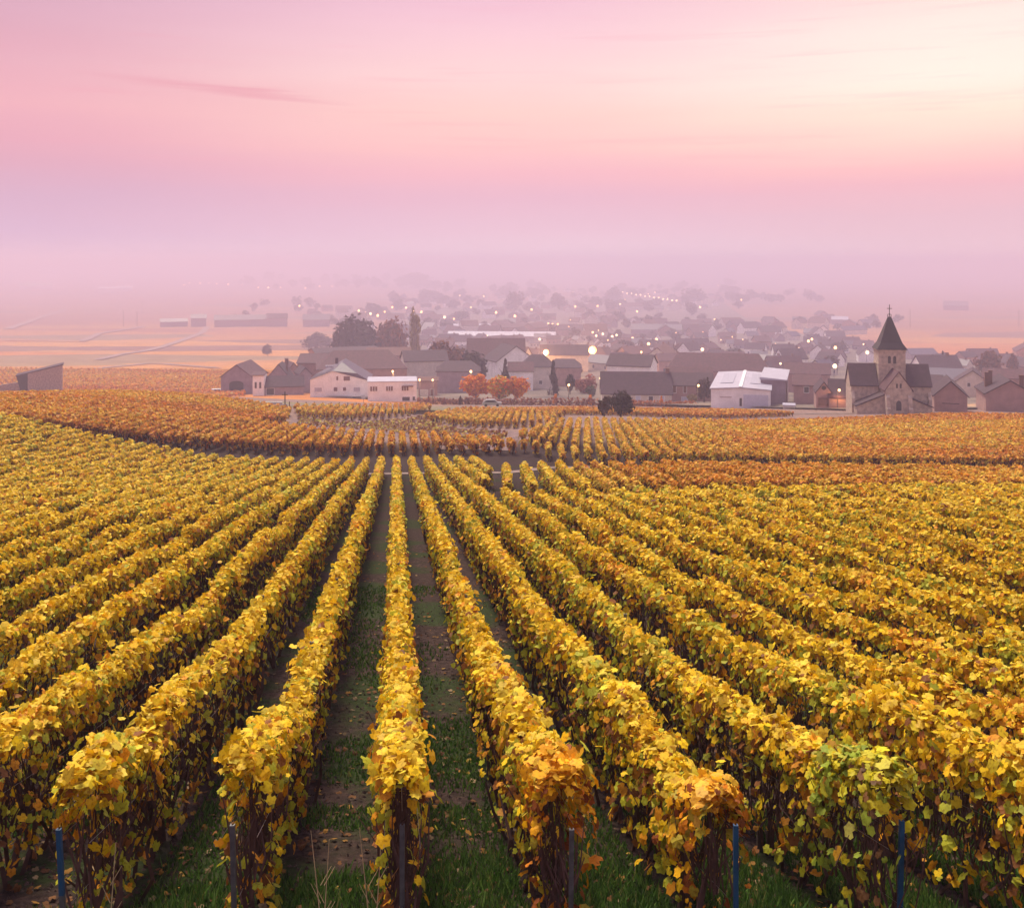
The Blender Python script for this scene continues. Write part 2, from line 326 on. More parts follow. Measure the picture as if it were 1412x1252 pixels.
def n1(x, seed, f):                     # smooth 1-D noise
    x = np.asarray(x)*f+seed*17.31; i = np.floor(x); u = x-i; u = u*u*(3-2*u)
    h = lambda k: np.modf(np.abs(np.sin(k*12.9898+seed*78.233)*43758.5453))[0]
    return (h(i)*(1-u)+h(i+1)*u)*2-1
PAL = {'gold': [(.88, .60, .015), (.86, .52, .012), (.80, .62, .03), (.46, .47, .035), (.74, .32, .02), (.28, .11, .03), (.88, .68, .10)],
       'goldw': [.36, .25, .17, .07, .06, .06, .03],
       'rusty': [(.84, .44, .03), (.80, .35, .025), (.74, .26, .02), (.50, .15, .02), (.70, .46, .04), (.28, .09, .02), (.48, .34, .04)],
       'rustyw': [.34, .26, .14, .05, .14, .03, .04],
       'amber': [(.84, .48, .04), (.80, .40, .03), (.70, .30, .03), (.74, .54, .05), (.5, .18, .03), (.45, .40, .05), (.8, .5, .1)],
       'amberw': [.3, .25, .16, .14, .06, .05, .04],
       'red': [(.5, .17, .03), (.42, .13, .03), (.62, .26, .03), (.30, .09, .03), (.66, .36, .04), (.22, .08, .03), (.4, .2, .04)],
       'redw': [.24, .24, .2, .12, .1, .06, .04]}
def row_leaves(s, c, y0, y1, seed, pal='gold', H=1.36, dens=1.0, amp=1.0):
    """Leaves of one vine row along x = s*y + c between y0 and y1, by level of detail."""
    ln = math.hypot(1, s); dirv = np.array([s, 1, 0])/ln; side = np.array([1, -s, 0])/ln
    out = []
    for a, b, T, Fc, s0, s1, cov in ((0, 13, T_FULL, F_FULL, .067, .072, 1.55), (13, 34, T_MID, F_MID, .076, .11, 1.35), (34, 90, T_LOW, F_LOW, .115, .2, 1.15), (90, 250, T_LOW, F_LOW, .24, .40, .95), (250, 600, T_LOW, F_LOW, .55, .9, .8)):
        lo, hi = max(a, y0), min(b, y1)
        if hi <= lo: continue
        sm = s0+(s1-s0)*((lo+hi)/2-a)/(b-a); per = cov*2.4/(sm*sm*.62)*dens
        n = int(per*(hi-lo)*ln)
        y = rng.uniform(lo, hi, n); x = s*y+c
        sz = (s0+(s1-s0)*np.clip((y-a)/(b-a), 0, 1))*rng.uniform(.5, 1.55, n)
        # cross-section: u from -1 (left foot) over the crest (0) to +1 (right foot)
        top = rng.random(n) < .36
        u = np.where(top, rng.uniform(-.2, .2, n), np.sign(rng.random(n)-.5)*(.2+.8*rng.random(n)**1.25))
        thin = np.clip(-n1(y, seed+30, .45)-.55, 0, 1)*2.2
        hgt = (H-.28*thin)*(1+.05*n1(y, seed, 1.1)+.035*n1(y, seed+3, 3.1)*amp+.03*n1(y, seed+9, .23))
        wd = (.14 if b < 100 else .2)*(1+(.28 if b < 100 else .14)*n1(y, seed+5, 1.6)+(.2 if b < 100 else .08)*n1(y, seed+8, 4.2))
        au = np.abs(u)
        cut = np.where(u > 0, .16 if b < 100 else .36, .28 if b < 100 else .46)-.3*n1(y+np.sign(u)*40, seed+11, .9)-.1*n1(y, seed+13, 4)
        keep = (au < .2) | (rng.random(n) < np.where((au-.2)/.8 < cut, 1.0, np.where(u > 0, .2, .25)))
        zz = np.where(au < .2, hgt-.1*(au/.2)**2, hgt-.08-(hgt-.2)*((au-.2)/.8)**1.0)
        off = np.where(au < .2, u/.2*wd*.8, np.sign(u)*wd*(1.0+.12*np.sin((au-.2)*5)-.25*(au-.2)))
        jit = rng.normal(0, .035, (n, 3)); inward = rng.random(n)**2*.5
        off = off*(1-inward*.6)
        z = G(x, y)+zz-np.where(au < .2, inward*.14, 0)
        C = np.c_[x, y, z]+side*off[:, None]+jit
        stray = rng.random(n) < .02; C[stray, 2] += rng.uniform(.03, .16, stray.sum()); C[stray] += side*rng.normal(0, .06, (stray.sum(), 1))
        Nm = side[None]*(np.sign(off)*np.where(au < .2, au*2, 1.0))[:, None]+np.array([0, 0, 1.])*np.where(au < .2, 1.0, .45)[:, None]+rng.normal(0, .55, (n, 3))
        P = np.array(PAL[pal]); W = np.array(PAL[pal+'w']); W = W/W.sum()
        k = rng.choice(len(P), n, p=W)
        gpatch = n1(y, seed+21, .55)+.6*n1(y, seed+22, 1.7); k = np.where((gpatch > .75) & (rng.random(n) < .5), 3, k); k = np.where((gpatch < -.9) & (rng.random(n) < .45), 4, k)
        old = (au > .2) & (rng.random(n) < np.where(zz < H*.74, .68, .3)); k = np.where(old, rng.choice([3, 5, 4, 3], n), k)  # flank leaves turned olive and brown: age plus flank shade put into the tint
        Pk = P[k]; hl = (au < .2) & (rng.random(n) < (.42 if pal == 'gold' else .2)); Pk[hl] = Pk[hl]*.4+np.array([.92, .69, .07])*.6  # crest leaves blended paler: highlight along the row tops put into the colour
        col = Pk*rng.uniform(.6, 1.14, (n, 1))
        m_ = keep
        out.append(place_leaves(C[m_], Nm[m_], sz[m_], np.clip(col[m_], 0, .92), T, Fc))
    if not out: return None
    Vs, Fs, Cs = [], [], []; base = 0
    for v, f, cl in out: Vs.append(v); Fs.append(f+base); Cs.append(cl); base += len(v)
    return np.concatenate(Vs), np.concatenate(Fs), np.concatenate(Cs)
def canes_mesh(s, c, y0, y1, seed, per, r0=.006, hmax=1.15):
    """Stems and shoots of a row: thin three-sided tapered tubes."""
    ln = math.hypot(1, s); side = np.array([1, -s, 0])/ln; dirv = np.array([s, 1, 0])/ln
    n = int(per*(y1-y0)); 
    if n < 1: return None
    y = rng.uniform(y0, y1, n); x = s*y+c
    trunk = np.arange(n) % 12 == 0
    r = np.where(trunk, r0*3.2, r0*rng.uniform(.7, 1.5, n)); h0 = np.where(trunk, 0, rng.uniform(.3, .55, n)); h1 = np.where(trunk, .55, rng.uniform(.75, hmax, n))
    B = np.c_[x, y, G(x, y)]+side*rng.normal(0, .05, (n, 1)); B[:, 2] += h0-.02
    Tp = B.copy(); Tp[:, 2] += h1-h0; Tp += side*rng.normal(0, .09, (n, 1))+dirv*rng.normal(0, .16, (n, 1))
    Mi = (B+Tp)/2+side*rng.normal(0, .05, (n, 1))+dirv*rng.normal(0, .07, (n, 1))
    ang = np.arange(3)*2*math.pi/3; ring = np.c_[np.cos(ang), np.sin(ang), 0*ang]
    P = np.stack([Q[:, None]+ring[None]*(r*k)[:, None, None] for Q, k in ((B, 1.2), (Mi, 1), (Tp, .5))], 1).reshape(n, 9, 3)
    f = []
    for a_ in (0, 3):
        for j in range(3): f += [(a_+j, a_+(j+1) % 3, a_+3+(j+1) % 3, a_+3+j)]
    Fa = (np.array(f)[None]+np.arange(n)[:, None, None]*9).reshape(-1, 4)
    return P.reshape(-1, 3), Fa
def merge(parts):
    Vs, Fs, Cs = [], [], []; b = 0
    for p in parts:
        if p is None: continue
        Vs.append(p[0]); Fs.append(p[1]+b); b += len(p[0])
        if len(p) > 2: Cs.append(p[2])
    return (np.concatenate(Vs), np.concatenate(Fs), np.concatenate(Cs) if Cs else None)
def post(name, x, y, h, m, parent, r=.018, lean=0.0, base_m=None, paint_to=None):
    z = float(G(x, y)); mb = MB()
    # folded steel profile: a C section
    t_ = .004; w_ = r
    def seg(z0, z1, mi):
        for (ax0, ax1, ay0, ay1) in ((-w_, w_, -t_, t_), (-w_, -w_+2*t_, t_, w_*1.6), (w_-2*t_, w_, t_, w_*1.6)):
            b0 = len(mb.v); mb.box(ax0, ax1, ay0, ay1, z0, z1, mi)
            for k in range(b0, b0+8): q = mb.v[k]; mb.v[k] = (q[0]+lean*q[2], q[1], q[2])
    if paint_to is None: seg(-.1, h, 0)
    else: seg(-.1, paint_to, 1); seg(paint_to, h, 0)
    o = mb.build(name, [m, base_m or STEEL], parent); o.location = (x-parent.location.x, y-parent.location.y, z-parent.location.z); return o

# ------------------------------------------------------------------ the near vineyard
SA = -160/1400; DX = 1.1*math.hypot(1, SA)
def right_w(n): return 'right' if n > 0 else 'left'
special = {0: 'straight golden vine row running directly away, behind the dark steel post at bottom centre',
           1: 'golden vine row with an orange clump at its near end, beside a dark steel post',
           2: 'vine row ending in orange leaves above the blue post at lower right',
           3: 'vine row with green leaves drooping at its near end over the rightmost blue post',
           -1: 'golden vine row ending above the slim dark post at lower left',
           -2: 'golden vine row ending above the bright blue post at far lower left'}
def a_end(n):
    if n <= -12: return 75+(-12-n)*.85
    if n <= 3: return 75
    return 41+(n-6)*.3 if n >= 6 else {4: 75, 5: 75}[n]
for n in range(-32, 27):
    c0 = .04+n*DX
    # only where the row can come into view (with room for a viewer who steps aside)
    y0 = 6.78+.12*(n % 3)
    if n < -3: y0 = max(y0, (abs(c0)-2.0)/(.52+SA)) if .52+SA > 0 else y0
    if n > 3: y0 = max(y0-1.2, (c0-2.0)/(.52-SA))
    y1 = a_end(n)
    if y1 <= y0+1: continue
    spans = [(y0, y1)]
    if n == 4: spans = [(y0, 42), (50, 75)]
    if n == 5: spans = [(y0, 40), (60, 75)]
    lab = special.get(n) or f'golden vine row, {ordinal(abs(n))} to the {right_w(n)} of the straight central row'
    ox = SA*y0+c0; root = empty('vine_row', (ox, y0, float(G(ox, y0))), 0, lab, 'vine row', 'golden vine rows of the near vineyard')
    off = np.array([ox, y0, float(G(ox, y0))])
    for a, b in spans:
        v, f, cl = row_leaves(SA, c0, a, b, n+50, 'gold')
        if n in (1, 2):      # the orange clump at the near end
            msk = v[:, 1] < 7.6; cl[msk] = cl[msk]*np.array([1.0, .78, .8])
        if n == 3:
            msk = v[:, 1] < 7.9; cl[msk] = cl[msk]*np.array([.74, .93, 1.3])
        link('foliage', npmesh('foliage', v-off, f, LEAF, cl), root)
        cm = []
        for lo, hi, per, r0 in ((0, 12, 60, .006), (12, 30, 32, .009), (30, 95, 12, .018)):
            p, q = max(a, lo), min(b, hi)
            if q > p: cm.append(canes_mesh(SA, c0, p, q, n, per, r0))
        v, f, _ = merge(cm); link('canes', npmesh('canes', v-off, f, CANE), root)
    # trellis posts
    fr = {0: (6.85, STEEL, 0, None), 1: (6.8, STEEL, -.01, None), 2: (6.85, BLUE, .0, .45), 3: (6.9, BLUE, -.02, .2), -1: (6.85, STEEL, .02, None), -2: (6.8, BLUE, .05, .55)}.get(n)
    if fr:
        yy = fr[0]-.12; o = post('post', SA*yy+c0, yy, CZ-3.74-float(G(SA*yy+c0, yy)), fr[1], root, .0155, -fr[2], STEEL, fr[3])
        if fr[1] is BLUE: o['label'] = 'blue painted end post'
    yy = y0+2.5+(n*1.7) % 5
    while yy < min(y1, 48):
        if not any(a <= yy <= b for a, b in spans): yy += 5.5; continue
        post('post', SA*yy+c0, yy, 1.1+.16*((n*7+int(yy)) % 3), WOODP if (n+int(yy)) % 3 == 0 else STEEL, root, .022 if yy < 20 else .03); yy += 5.5
    if abs(n) <= 8:
        wb = MB()
        for hz, sd in ((.45, 0), (.85, -.12), (.85, .12), (1.1, 0)):
            for a, b in spans:
                b2 = min(b, 20); 
                if b2 <= a: continue
                ys = np.linspace(a-.1, b2, 12); xs = SA*ys+c0+sd; wb.tube([(x-off[0], y-off[1], float(G(x, y))+hz+.01*math.sin(y*2)-off[2]) for x, y in zip(xs, ys)], .0018, 3)
        if wb.v: wb.build('wires', WIRE, root)

# second block, slightly turned, beyond the diagonal path
SC = -16/1400
for k in range(0, 46):
    c0 = .35+1.15*k
    y0 = 44.5+max(0, k-4)*.32 if k > 0 else 47
    y0 = max(y0, (c0-3)/(.53-SC)); y1 = 66+k*.1
    if y1 < y0+2: continue
    ox = SC*y0+c0; off = np.array([ox, y0, float(G(ox, y0))])
    lab = 'yellow vine row standing beside the bare gap in the middle distance' if k == 0 else f'yellow vine row, {ordinal(k)} to the right of the one beside the bare gap'
    root = empty('vine_row', tuple(off), 0, lab, 'vine row', 'yellow vine rows of the middle block')
    tintm = 'gold' if k < 4 else ('amber' if k < 14 or k % 3 else 'rusty')
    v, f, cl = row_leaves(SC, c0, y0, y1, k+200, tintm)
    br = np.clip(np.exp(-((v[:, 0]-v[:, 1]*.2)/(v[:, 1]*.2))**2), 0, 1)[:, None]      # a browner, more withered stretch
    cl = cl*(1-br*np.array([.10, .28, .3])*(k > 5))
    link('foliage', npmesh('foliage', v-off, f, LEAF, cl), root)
    v, f = canes_mesh(SC, c0, y0, y1, k, 12, .018); link('canes', npmesh('canes', v-off, f, CANE), root)

# ------------------------------------------------------------------ further vine blocks
def clip_rows(poly, s, gap):
    """Segments of lines x = s*y + c inside a world polygon."""
    P = np.array(poly); C = P[:, 0]-s*P[:, 1]; res = []
    for c_ in np.arange(C.min()+gap*.5, C.max(), gap):
        ys = []
        for i in range(len(P)):
            a_, b_ = P[i], P[(i+1) % len(P)]; fa, fb = a_[0]-s*a_[1]-c_, b_[0]-s*b_[1]-c_
            if (fa <= 0) != (fb <= 0): ys.append(a_[1]+(0-fa)/(fb-fa)*(b_[1]-a_[1]))
        ys.sort()
        for i in range(0, len(ys)-1, 2):
            if ys[i+1]-ys[i] > 1.5: res.append((c_, ys[i], ys[i+1]))
    return res
def row_full(s, c, a, b, seed, pal, H, dens):
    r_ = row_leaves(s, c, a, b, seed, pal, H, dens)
    if r_ is None: return None
    cm = canes_mesh(s, c, a, b, seed, 5 if a < 130 else 2, .028, 1.05) if H > .8 else None
    if cm is None: return r_
    v, f = cm; t3 = np.concatenate([f[:, [0, 1, 2]], f[:, [0, 2, 3]]])
    P = (r_[0], r_[1], r_[2]); return merge([P, (v, t3, np.tile([.085, .03, .025], (len(v), 1)))])
def block_things(world, s, pal, label_fn, group, seed, H=1.3, gap=1.12, dens=1.0):
    for i, (c_, a, b) in enumerate(clip_rows(world, s, gap)):
        ox = s*a+c_; off = np.array([ox, a, float(G(ox, a))])
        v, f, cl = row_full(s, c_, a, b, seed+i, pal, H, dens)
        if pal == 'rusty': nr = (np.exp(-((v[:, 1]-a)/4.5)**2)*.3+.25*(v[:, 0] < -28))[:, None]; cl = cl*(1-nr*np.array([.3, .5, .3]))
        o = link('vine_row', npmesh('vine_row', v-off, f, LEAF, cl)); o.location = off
        tag(o, label_fn(i), 'vine row', group)
stuff_parts = []
def block_stuff(world, s, pal, seed, H=1.2, gap=1.12, dens=1.0, mul=None):
    for i, (c_, a, b) in enumerate(clip_rows(world, s, gap)):
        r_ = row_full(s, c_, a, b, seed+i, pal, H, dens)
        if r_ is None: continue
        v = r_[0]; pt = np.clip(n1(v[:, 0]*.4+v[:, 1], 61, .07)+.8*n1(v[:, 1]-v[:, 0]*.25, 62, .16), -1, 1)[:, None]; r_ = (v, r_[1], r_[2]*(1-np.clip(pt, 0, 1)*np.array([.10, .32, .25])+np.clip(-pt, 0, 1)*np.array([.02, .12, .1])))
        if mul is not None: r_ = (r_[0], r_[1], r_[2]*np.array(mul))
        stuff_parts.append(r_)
W = lambda pts: [at(*p)[:2] for p in pts]
# rusty block across the track
ae = lambda n: (SA*a_end(n)+.04+n*DX, a_end(n))
xl, yl = ae(-32); 
B_poly = [(xl-14, yl+4), (ae(-22)[0], ae(-22)[1]+6), (ae(-12)[0], 92), (ae(0)[0], 94), (1.4, 92), (-1.2, 99), (-5.0, 104), (-9, 111), (-30, 120), (-75, 128)]
block_things(B_poly, SA, 'rusty', lambda i: f'rust-orange vine row across the track, {ordinal(i+1)} from the left of its block', 'rust-orange vine rows across the track', 300)
block_stuff(W([(-60, 552), (250, 552), (330, 560), (400, 571), (395, 585), (330, 591), (-60, 588)]), SA, 'amber', 500, mul=(1, .9, .8))
block_stuff(W([(405, 568), (575, 563), (600, 566), (560, 575), (480, 581), (412, 577)]), SA, 'amber', 700)
block_stuff(W([(584, 580), (640, 570), (780, 574), (755, 590), (700, 592), (640, 590)]), .02, 'amber', 800)
block_things(W([(712, 612), (765, 590), (980, 590), (1010, 625), (900, 631), (790, 626)]), .075, 'amber', lambda i: f'amber vine row before the two bushes, {ordinal(i+1)} from the left of its block', 'amber vine rows before the two bushes', 900, gap=1.15, dens=.9)
RB = [(2.2, 90), (4, 82), (20, 80), (44, 82), (70, 84), W([(1470, 582)])[0], W([(1300, 580)])[0], W([(985, 590)])[0], W([(1012, 624)])[0], W([(900, 633)])[0], W([(780, 631)])[0], W([(700, 620)])[0]]
block_stuff(RB, .03, 'amber', 1000, mul=(1, .96, .9))
block_stuff(W([(640, 571), (800, 567), (1010, 570), (1100, 574), (985, 578), (860, 574), (780, 573)]), -.3, 'amber', 1300, H=.9)
block_stuff([(-235, 262), (-80, 262), (-78, 300), (-90, 330), (-98, 400), (-95, 470), (-260, 500)], -.55, 'amber', 1500, gap=2.4, mul=(1, .84, .8))
block_stuff(W([(412, 577), (480, 585), (560, 579), (600, 571), (632, 573), (590, 583), (640, 595), (700, 598), (690, 615), (610, 612), (590, 601), (500, 593), (410, 588)]), .35, 'red', 1800, H=.36, gap=1.15, dens=.13, mul=(.8, 1.1, 1.6))
v, f, cl = merge(stuff_parts)
o = link('distant_vines', npmesh('distant_vines', v, f, LEAF, cl)); tag(o, 'amber and rust vine rows covering the slope between the near vineyard and the village', 'vines', kind='stuff')

# ------------------------------------------------------------------ land patches and tracks
FALLOW = mat('fallow_earth', (.10, .058, .058), .95, .4, 1.5, col2=(.27, .165, .155), bump=.5, bscale=3, detail=8)
VERGE = mat('verge_grass', (.12, .12, .04), .95, .4, .8, col2=(.25, .2, .08))
TRACK = mat('track_chalk', (.20, .14, .12), .95, .3, 1.2); ROAD = mat('lane_asphalt', (.26, .17, .15), .9, .2, .2); HEDGEM = mat('ochre_field', (.5, .24, .09), .95, .25, .15)
sheet('fallow_field', [(402, 577), (480, 583), (560, 577), (600, 568), (634, 571), (580, 583), (640, 592), (705, 594), (720, 600), (700, 622), (600, 620), (590, 604), (500, 596), (402, 590)], FALLOW, .05, .8)
sheet('grass_verge', [(330, 552), (575, 560), (700, 561), (860, 566), (860, 571), (700, 567), (575, 566), (330, 559)], VERGE, .05, .8)
VILL = mat('village_earth', (.10, .075, .07), .95, .4, .06, col2=(.20, .15, .11))
sheet('village_ground', [(430, 551), (446, 505), (470, 478), (540, 450), (600, 425), (800, 410), (990, 412), (1030, 440), (1110, 462), (1200, 480), (1290, 500), (1450, 512), (1450, 569), (1200, 568), (1000, 562), (830, 556), (700, 555), (560, 554)], VILL, .4)
strip('farm_track', [(60, 655), (400, 652), (700, 652), (760, 645), (1100, 648), (1480, 652)], TRACK, 1.4, .03)
strip('lane', [(330, 556), (575, 562), (700, 563), (860, 567), (1100, 571), (1460, 574)], TRACK, 3.4, .08)
strip('lane', [(86, 513.5), (150, 507), (204, 502), (227, 502.7), (301, 508)], ROAD, 5, .35)
strip('lane', [(136, 496.5), (168, 489), (199, 485)], ROAD, 6, .5)
strip('lane', [(199, 485), (222, 479.5), (256, 468), (279, 459), (286, 451)], ROAD, 7, .6)
strip('lane', [(0, 470), (113, 471.6), (136, 461), (200, 451)], ROAD, 7, .8)
strip('lane', [(10, 455), (54, 439), (90, 428)], ROAD, 10, 1.0)
strip('lane', [(200, 542), (260, 536), (310, 533)], ROAD, 6, .3)

# ------------------------------------------------------------------ near ground cover: grass, fallen leaves, clods
def scat(n, xlo, xhi, ylo, yhi, power=1.0):
    y = ylo+(yhi-ylo)*rng.random(n)**power; x = xlo+(xhi-xlo)*rng.random(n); return x*y, y
def n2d(x, y, f, seed): return n1(x+.37*y, seed, f)+n1(y-.41*x, seed+1, f*.9)
gx_, gy_ = scat(230000, -.58, .58, 6.0, 26, 1.7)
m_ = n2d(gx_, gy_, .8, 31)+1.6*(gy_ < 10.8)-.2+.8*n2d(gx_, gy_, .25, 77)*(gy_ > 10) > .35+rng.random(len(gx_))*.5
rowpos = np.abs(((gx_-SA*gy_-.04)/DX+.5) % 1-.5); m_ &= (rowpos > .1)
gx_, gy_ = gx_[m_], gy_[m_]; n = len(gx_)
Pg = np.c_[gx_, gy_, G(gx_, gy_)-.01]; hh = rng.uniform(.03, .10, n)*(1+.3*(gy_ < 9)); ang = rng.uniform(0, 6.28, n); ln_ = rng.normal(0, .35, (n, 2)); wv = .05*hh+.003*gy_*.35
u_ = np.c_[np.cos(ang), np.sin(ang), 0*ang]*wv[:, None]
tip = Pg+np.c_[ln_[:, 0]*hh, ln_[:, 1]*hh, hh]
V = np.stack([Pg-u_, Pg+u_, tip], 1).reshape(-1, 3); gc = np.array([(.075, .165, .03), (.12, .21, .045), (.045, .105, .02), (.22, .22, .07)])[rng.choice(4, n, p=[.4, .25, .3, .05])]*rng.uniform(.7, 1.2, (n, 1))
o = link('grass', npmesh('grass', V, np.arange(3*n).reshape(-1, 3), GRASS, np.repeat(gc, 3, 0))); tag(o, 'short green grass between the near vine rows', 'grass', kind='stuff')
lx, ly = scat(6500, -.58, .58, 6.0, 34, 1.4); n = len(lx)
C = np.c_[lx, ly, G(lx, ly)+rng.uniform(.01, .04, n)]
lc = .6*np.array([(.30, .14, .06), (.5, .26, .06), (.2, .08, .04), (.42, .30, .18), (.7, .45, .1)])[rng.choice(5, n, p=[.34, .2, .26, .14, .06])]*rng.uniform(.6, 1.1, (n, 1))
v, f, cl = place_leaves(C, np.array([0, 0, 1.])+rng.normal(0, .3, (n, 3)), rng.uniform(.035, .08, n), lc, T_FULL, F_FULL)
o = link('fallen_leaves', npmesh('fallen_leaves', v, f, LITTER, cl)); tag(o, 'withered brown and yellow leaves lying on the dark soil', 'leaves', kind='stuff')
kx, ky = scat(26000, -.58, .58, 6.0, 24, 1.5); n = len(kx); oc = np.array([(1, 0, 0), (0, 1, 0), (-1, 0, 0), (0, -1, 0), (0, 0, 1), (0, 0, -.6)]); of = np.array([(0, 1, 4), (1, 2, 4), (2, 3, 4), (3, 0, 4), (1, 0, 5), (2, 1, 5), (3, 2, 5), (0, 3, 5)])
P_ = np.c_[kx, ky, G(kx, ky)][:, None]+oc[None]*rng.uniform(.006, .03, (n, 1, 1))*rng.uniform(.5, 1.3, (n, 6, 3))
o = link('soil_clods', npmesh('soil_clods', P_.reshape(-1, 3), (of[None]+np.arange(n)[:, None, None]*6).reshape(-1, 3), SOIL2)); tag(o, 'dark crumbly clods of earth between the vine rows', 'soil', kind='stuff')
# dry stalks in front
for i, (px_, py_, hh_) in enumerate([(148, 1240, .2), (438, 1215, .28), (443, 1240, .22), (505, 1235, .3), (515, 1240, .22)]):
    yy = 6.9; xx = (px_-CX)/F*yy; z0 = float(G(xx, yy)); mb = MB(); mb.tube([(0, 0, 0), (.02, 0, .3), (.05*(-1)**i, .02, .62+hh_)], [.005, .004, .002], 4)
    for q in range(3): mb.tube([(.02, 0, .3+.12*q), (.02+.07*(-1)**q, .02, .42+.12*q)], [.003, .0015], 3)
    o = mb.build('dry_stalk', STRAW); o.location = (xx, yy, z0); tag(o, 'pale dry grass stalk standing at the near edge of the vineyard', 'grass stalk', 'dry grass stalks at the near edge')

# ------------------------------------------------------------------ trees
def crown_mesh(name, n, shape, size, cols, seed, rx=1, rz=1):
    """Unit crown (radius 1, centre at origin): clumped leaf faces through the volume."""
    r_ = np.random.default_rng(seed); K = 16 if shape != 'dense' else 34
    if shape == 'cone': cz = r_.uniform(-1, 1, K); rad = (1-(cz+1)/2)*.8+.05; a_ = r_.uniform(0, 6.28, K); cc = np.c_[np.cos(a_)*rad*.6, np.sin(a_)*rad*.6, cz]; cr = rad*.55+.08
    elif shape == 'column': cz = r_.uniform(-.95, .95, K); rad = np.sqrt(1-np.clip(cz*.9, -1, 1)**2)*.8; a_ = r_.uniform(0, 6.28, K); cc = np.c_[np.cos(a_)*rad*.4, np.sin(a_)*rad*.4, cz]; cr = rad*.55+.1
    else:
        d_ = r_.normal(0, 1, (K, 3)); d_ /= np.linalg.norm(d_, axis=1)[:, None]; cc = d_*r_.uniform(.25, .66, (K, 1)); cr = r_.uniform(.36, .52, K)
        if shape == 'dense': low = cc[:, 2] < 0; cc[low, :2] *= 1.35; cc[:, 2] = np.maximum(cc[:, 2]*1.1, -.7)
    k = r_.integers(0, K, n); d_ = r_.normal(0, 1, (n, 3)); d_ /= np.linalg.norm(d_, axis=1)[:, None]
    P = cc[k]+d_*(cr[k]*r_.random(n)**.33)[:, None]; P[:, 0] *= rx; P[:, 1] *= rx; P[:, 2] *= rz
    cl = np.array(cols)[r_.integers(0, len(cols), n)]*r_.uniform(.7, 1.2, (n, 1))*(.85+.3*r_.random(K)[k])[:, None]
    v, f, c_ = place_leaves(P, d_+r_.normal(0, .5, (n, 3)), size*r_.uniform(.6, 1.3, n), cl, T_LOW, F_LOW)
    return npmesh(name, v, f, TREELEAF, c_)
def trunk_mesh(name, h, r, spread, seed, top=.75):
    rr = random.Random(seed); mb = MB(); mb.tube([(0, 0, -.3), (0, 0, h*.4), (rr.uniform(-.1, .1), 0, h*top)], [r, r*.75, r*.25], 6)
    for i in range(6):
        a_ = i*1.05+rr.random(); z0 = h*(.3+.07*i); mb.tube([(0, 0, z0), (math.cos(a_)*spread*.4, math.sin(a_)*spread*.4, z0+h*.12), (math.cos(a_)*spread*.75, math.sin(a_)*spread*.75, z0+h*.25)], [r*.4, r*.25, r*.08], 4)
    return mb.mesh(name, BARK)
TK = {'orange': [(.88, .30, .01), (.84, .22, .01), (.9, .40, .02), (.6, .14, .01)], 'orangeyellow': [(.86, .28, .01), (.75, .46, .03), (.45, .38, .05), (.7, .15, .02)], 'dark': [(.035, .025, .018), (.05, .035, .022), (.025, .02, .016)], 'russet': [(.16, .055, .025), (.10, .045, .025), (.22, .08, .03)],
      'brown': [(.065, .035, .024), (.09, .045, .03), (.045, .028, .022)], 'green': [(.05, .06, .03), (.07, .08, .035), (.09, .09, .04)], 'olive': [(.2, .15, .05), (.26, .2, .06), (.15, .11, .05)], 'red': [(.35, .1, .07), (.28, .08, .06), (.42, .14, .09)]}
_tc = {}
def tree(px, py, w_px, h_px, kind, shape, label, group=None, n=1300, stem=.2, d=None, cat='tree', lod=None):
    """A tree whose foot is seen at px,py in the photograph; sizes in photograph pixels at its distance."""
    if d is None: x, y, z = at(px, py)
    else: y = d; x = (px-CX)/F*d; z = float(G(x, y))
    if d is not None: h_px += max(0, HY+F*(CZ-z)/y-py)
    k = y/F; h = h_px*k; wd = w_px*k/2
    if lod is None: lod = n
    variant = (kind, shape, lod, (int(px)*7+int(py)) % 3)
    if variant not in _tc:
        asp = {'column': .26, 'cone': .36}.get(shape, 1)
        _tc[variant] = crown_mesh('crown', lod, shape, {1300: .15, 2200: .125, 420: .24, 160: .34}.get(lod, .14), TK[kind], hash_s(variant)); 
    r = empty('tree' if cat == 'tree' else cat.replace(' ', '_'), (x, y, z), 0, label, cat, group)
    c_ = link('crown', _tc[variant], r); hc = h*(1-stem)/2; c_.location = (0, 0, h*stem+hc); c_.scale = (wd*1.14, wd*1.14, hc*1.06); c_.rotation_euler = (0, 0, (px*13) % 6)
    tv = ('t', (int(px)) % 4)
    if tv not in _tc: _tc[tv] = trunk_mesh('trunk', 1.0, .035, .28, int(px))
    tr = link('trunk', _tc[tv], r); tr.scale = (max(h, wd), max(h, wd), h)
    return r
def hash_s(v): return sum(ord(ch)*(i+3) for i, ch in enumerate(str(v))) % 99991

# ------------------------------------------------------------------ buildings
def window(parent, x, z, w_, h_, y, m=GLASS, frame=WHITEM, name='window', arch=False):
    mb = MB(); mb.box(x-w_/2, x+w_/2, y-.02, y+.05, z, z+h_, 0); t_ = .09
    if frame is not None and not arch:
        mb.box(x-w_/2-t_, x-w_/2, y-.07, y+.05, z-t_, z+h_+t_, 1); mb.box(x+w_/2, x+w_/2+t_, y-.07, y+.05, z-t_, z+h_+t_, 1); mb.box(x-w_/2, x+w_/2, y-.07, y+.05, z+h_, z+h_+t_, 1); mb.box(x-w_/2, x+w_/2, y-.09, y+.05, z-t_, z, 1)
    if arch:
        pts = [(x+w_/2*math.cos(a_), z+h_+w_/2*math.sin(a_)) for a_ in np.linspace(0, math.pi, 9)]; mb.prism(pts, 'y', y-.02, y+.05, 0)
    return mb.build(name, [m, frame or m], parent)
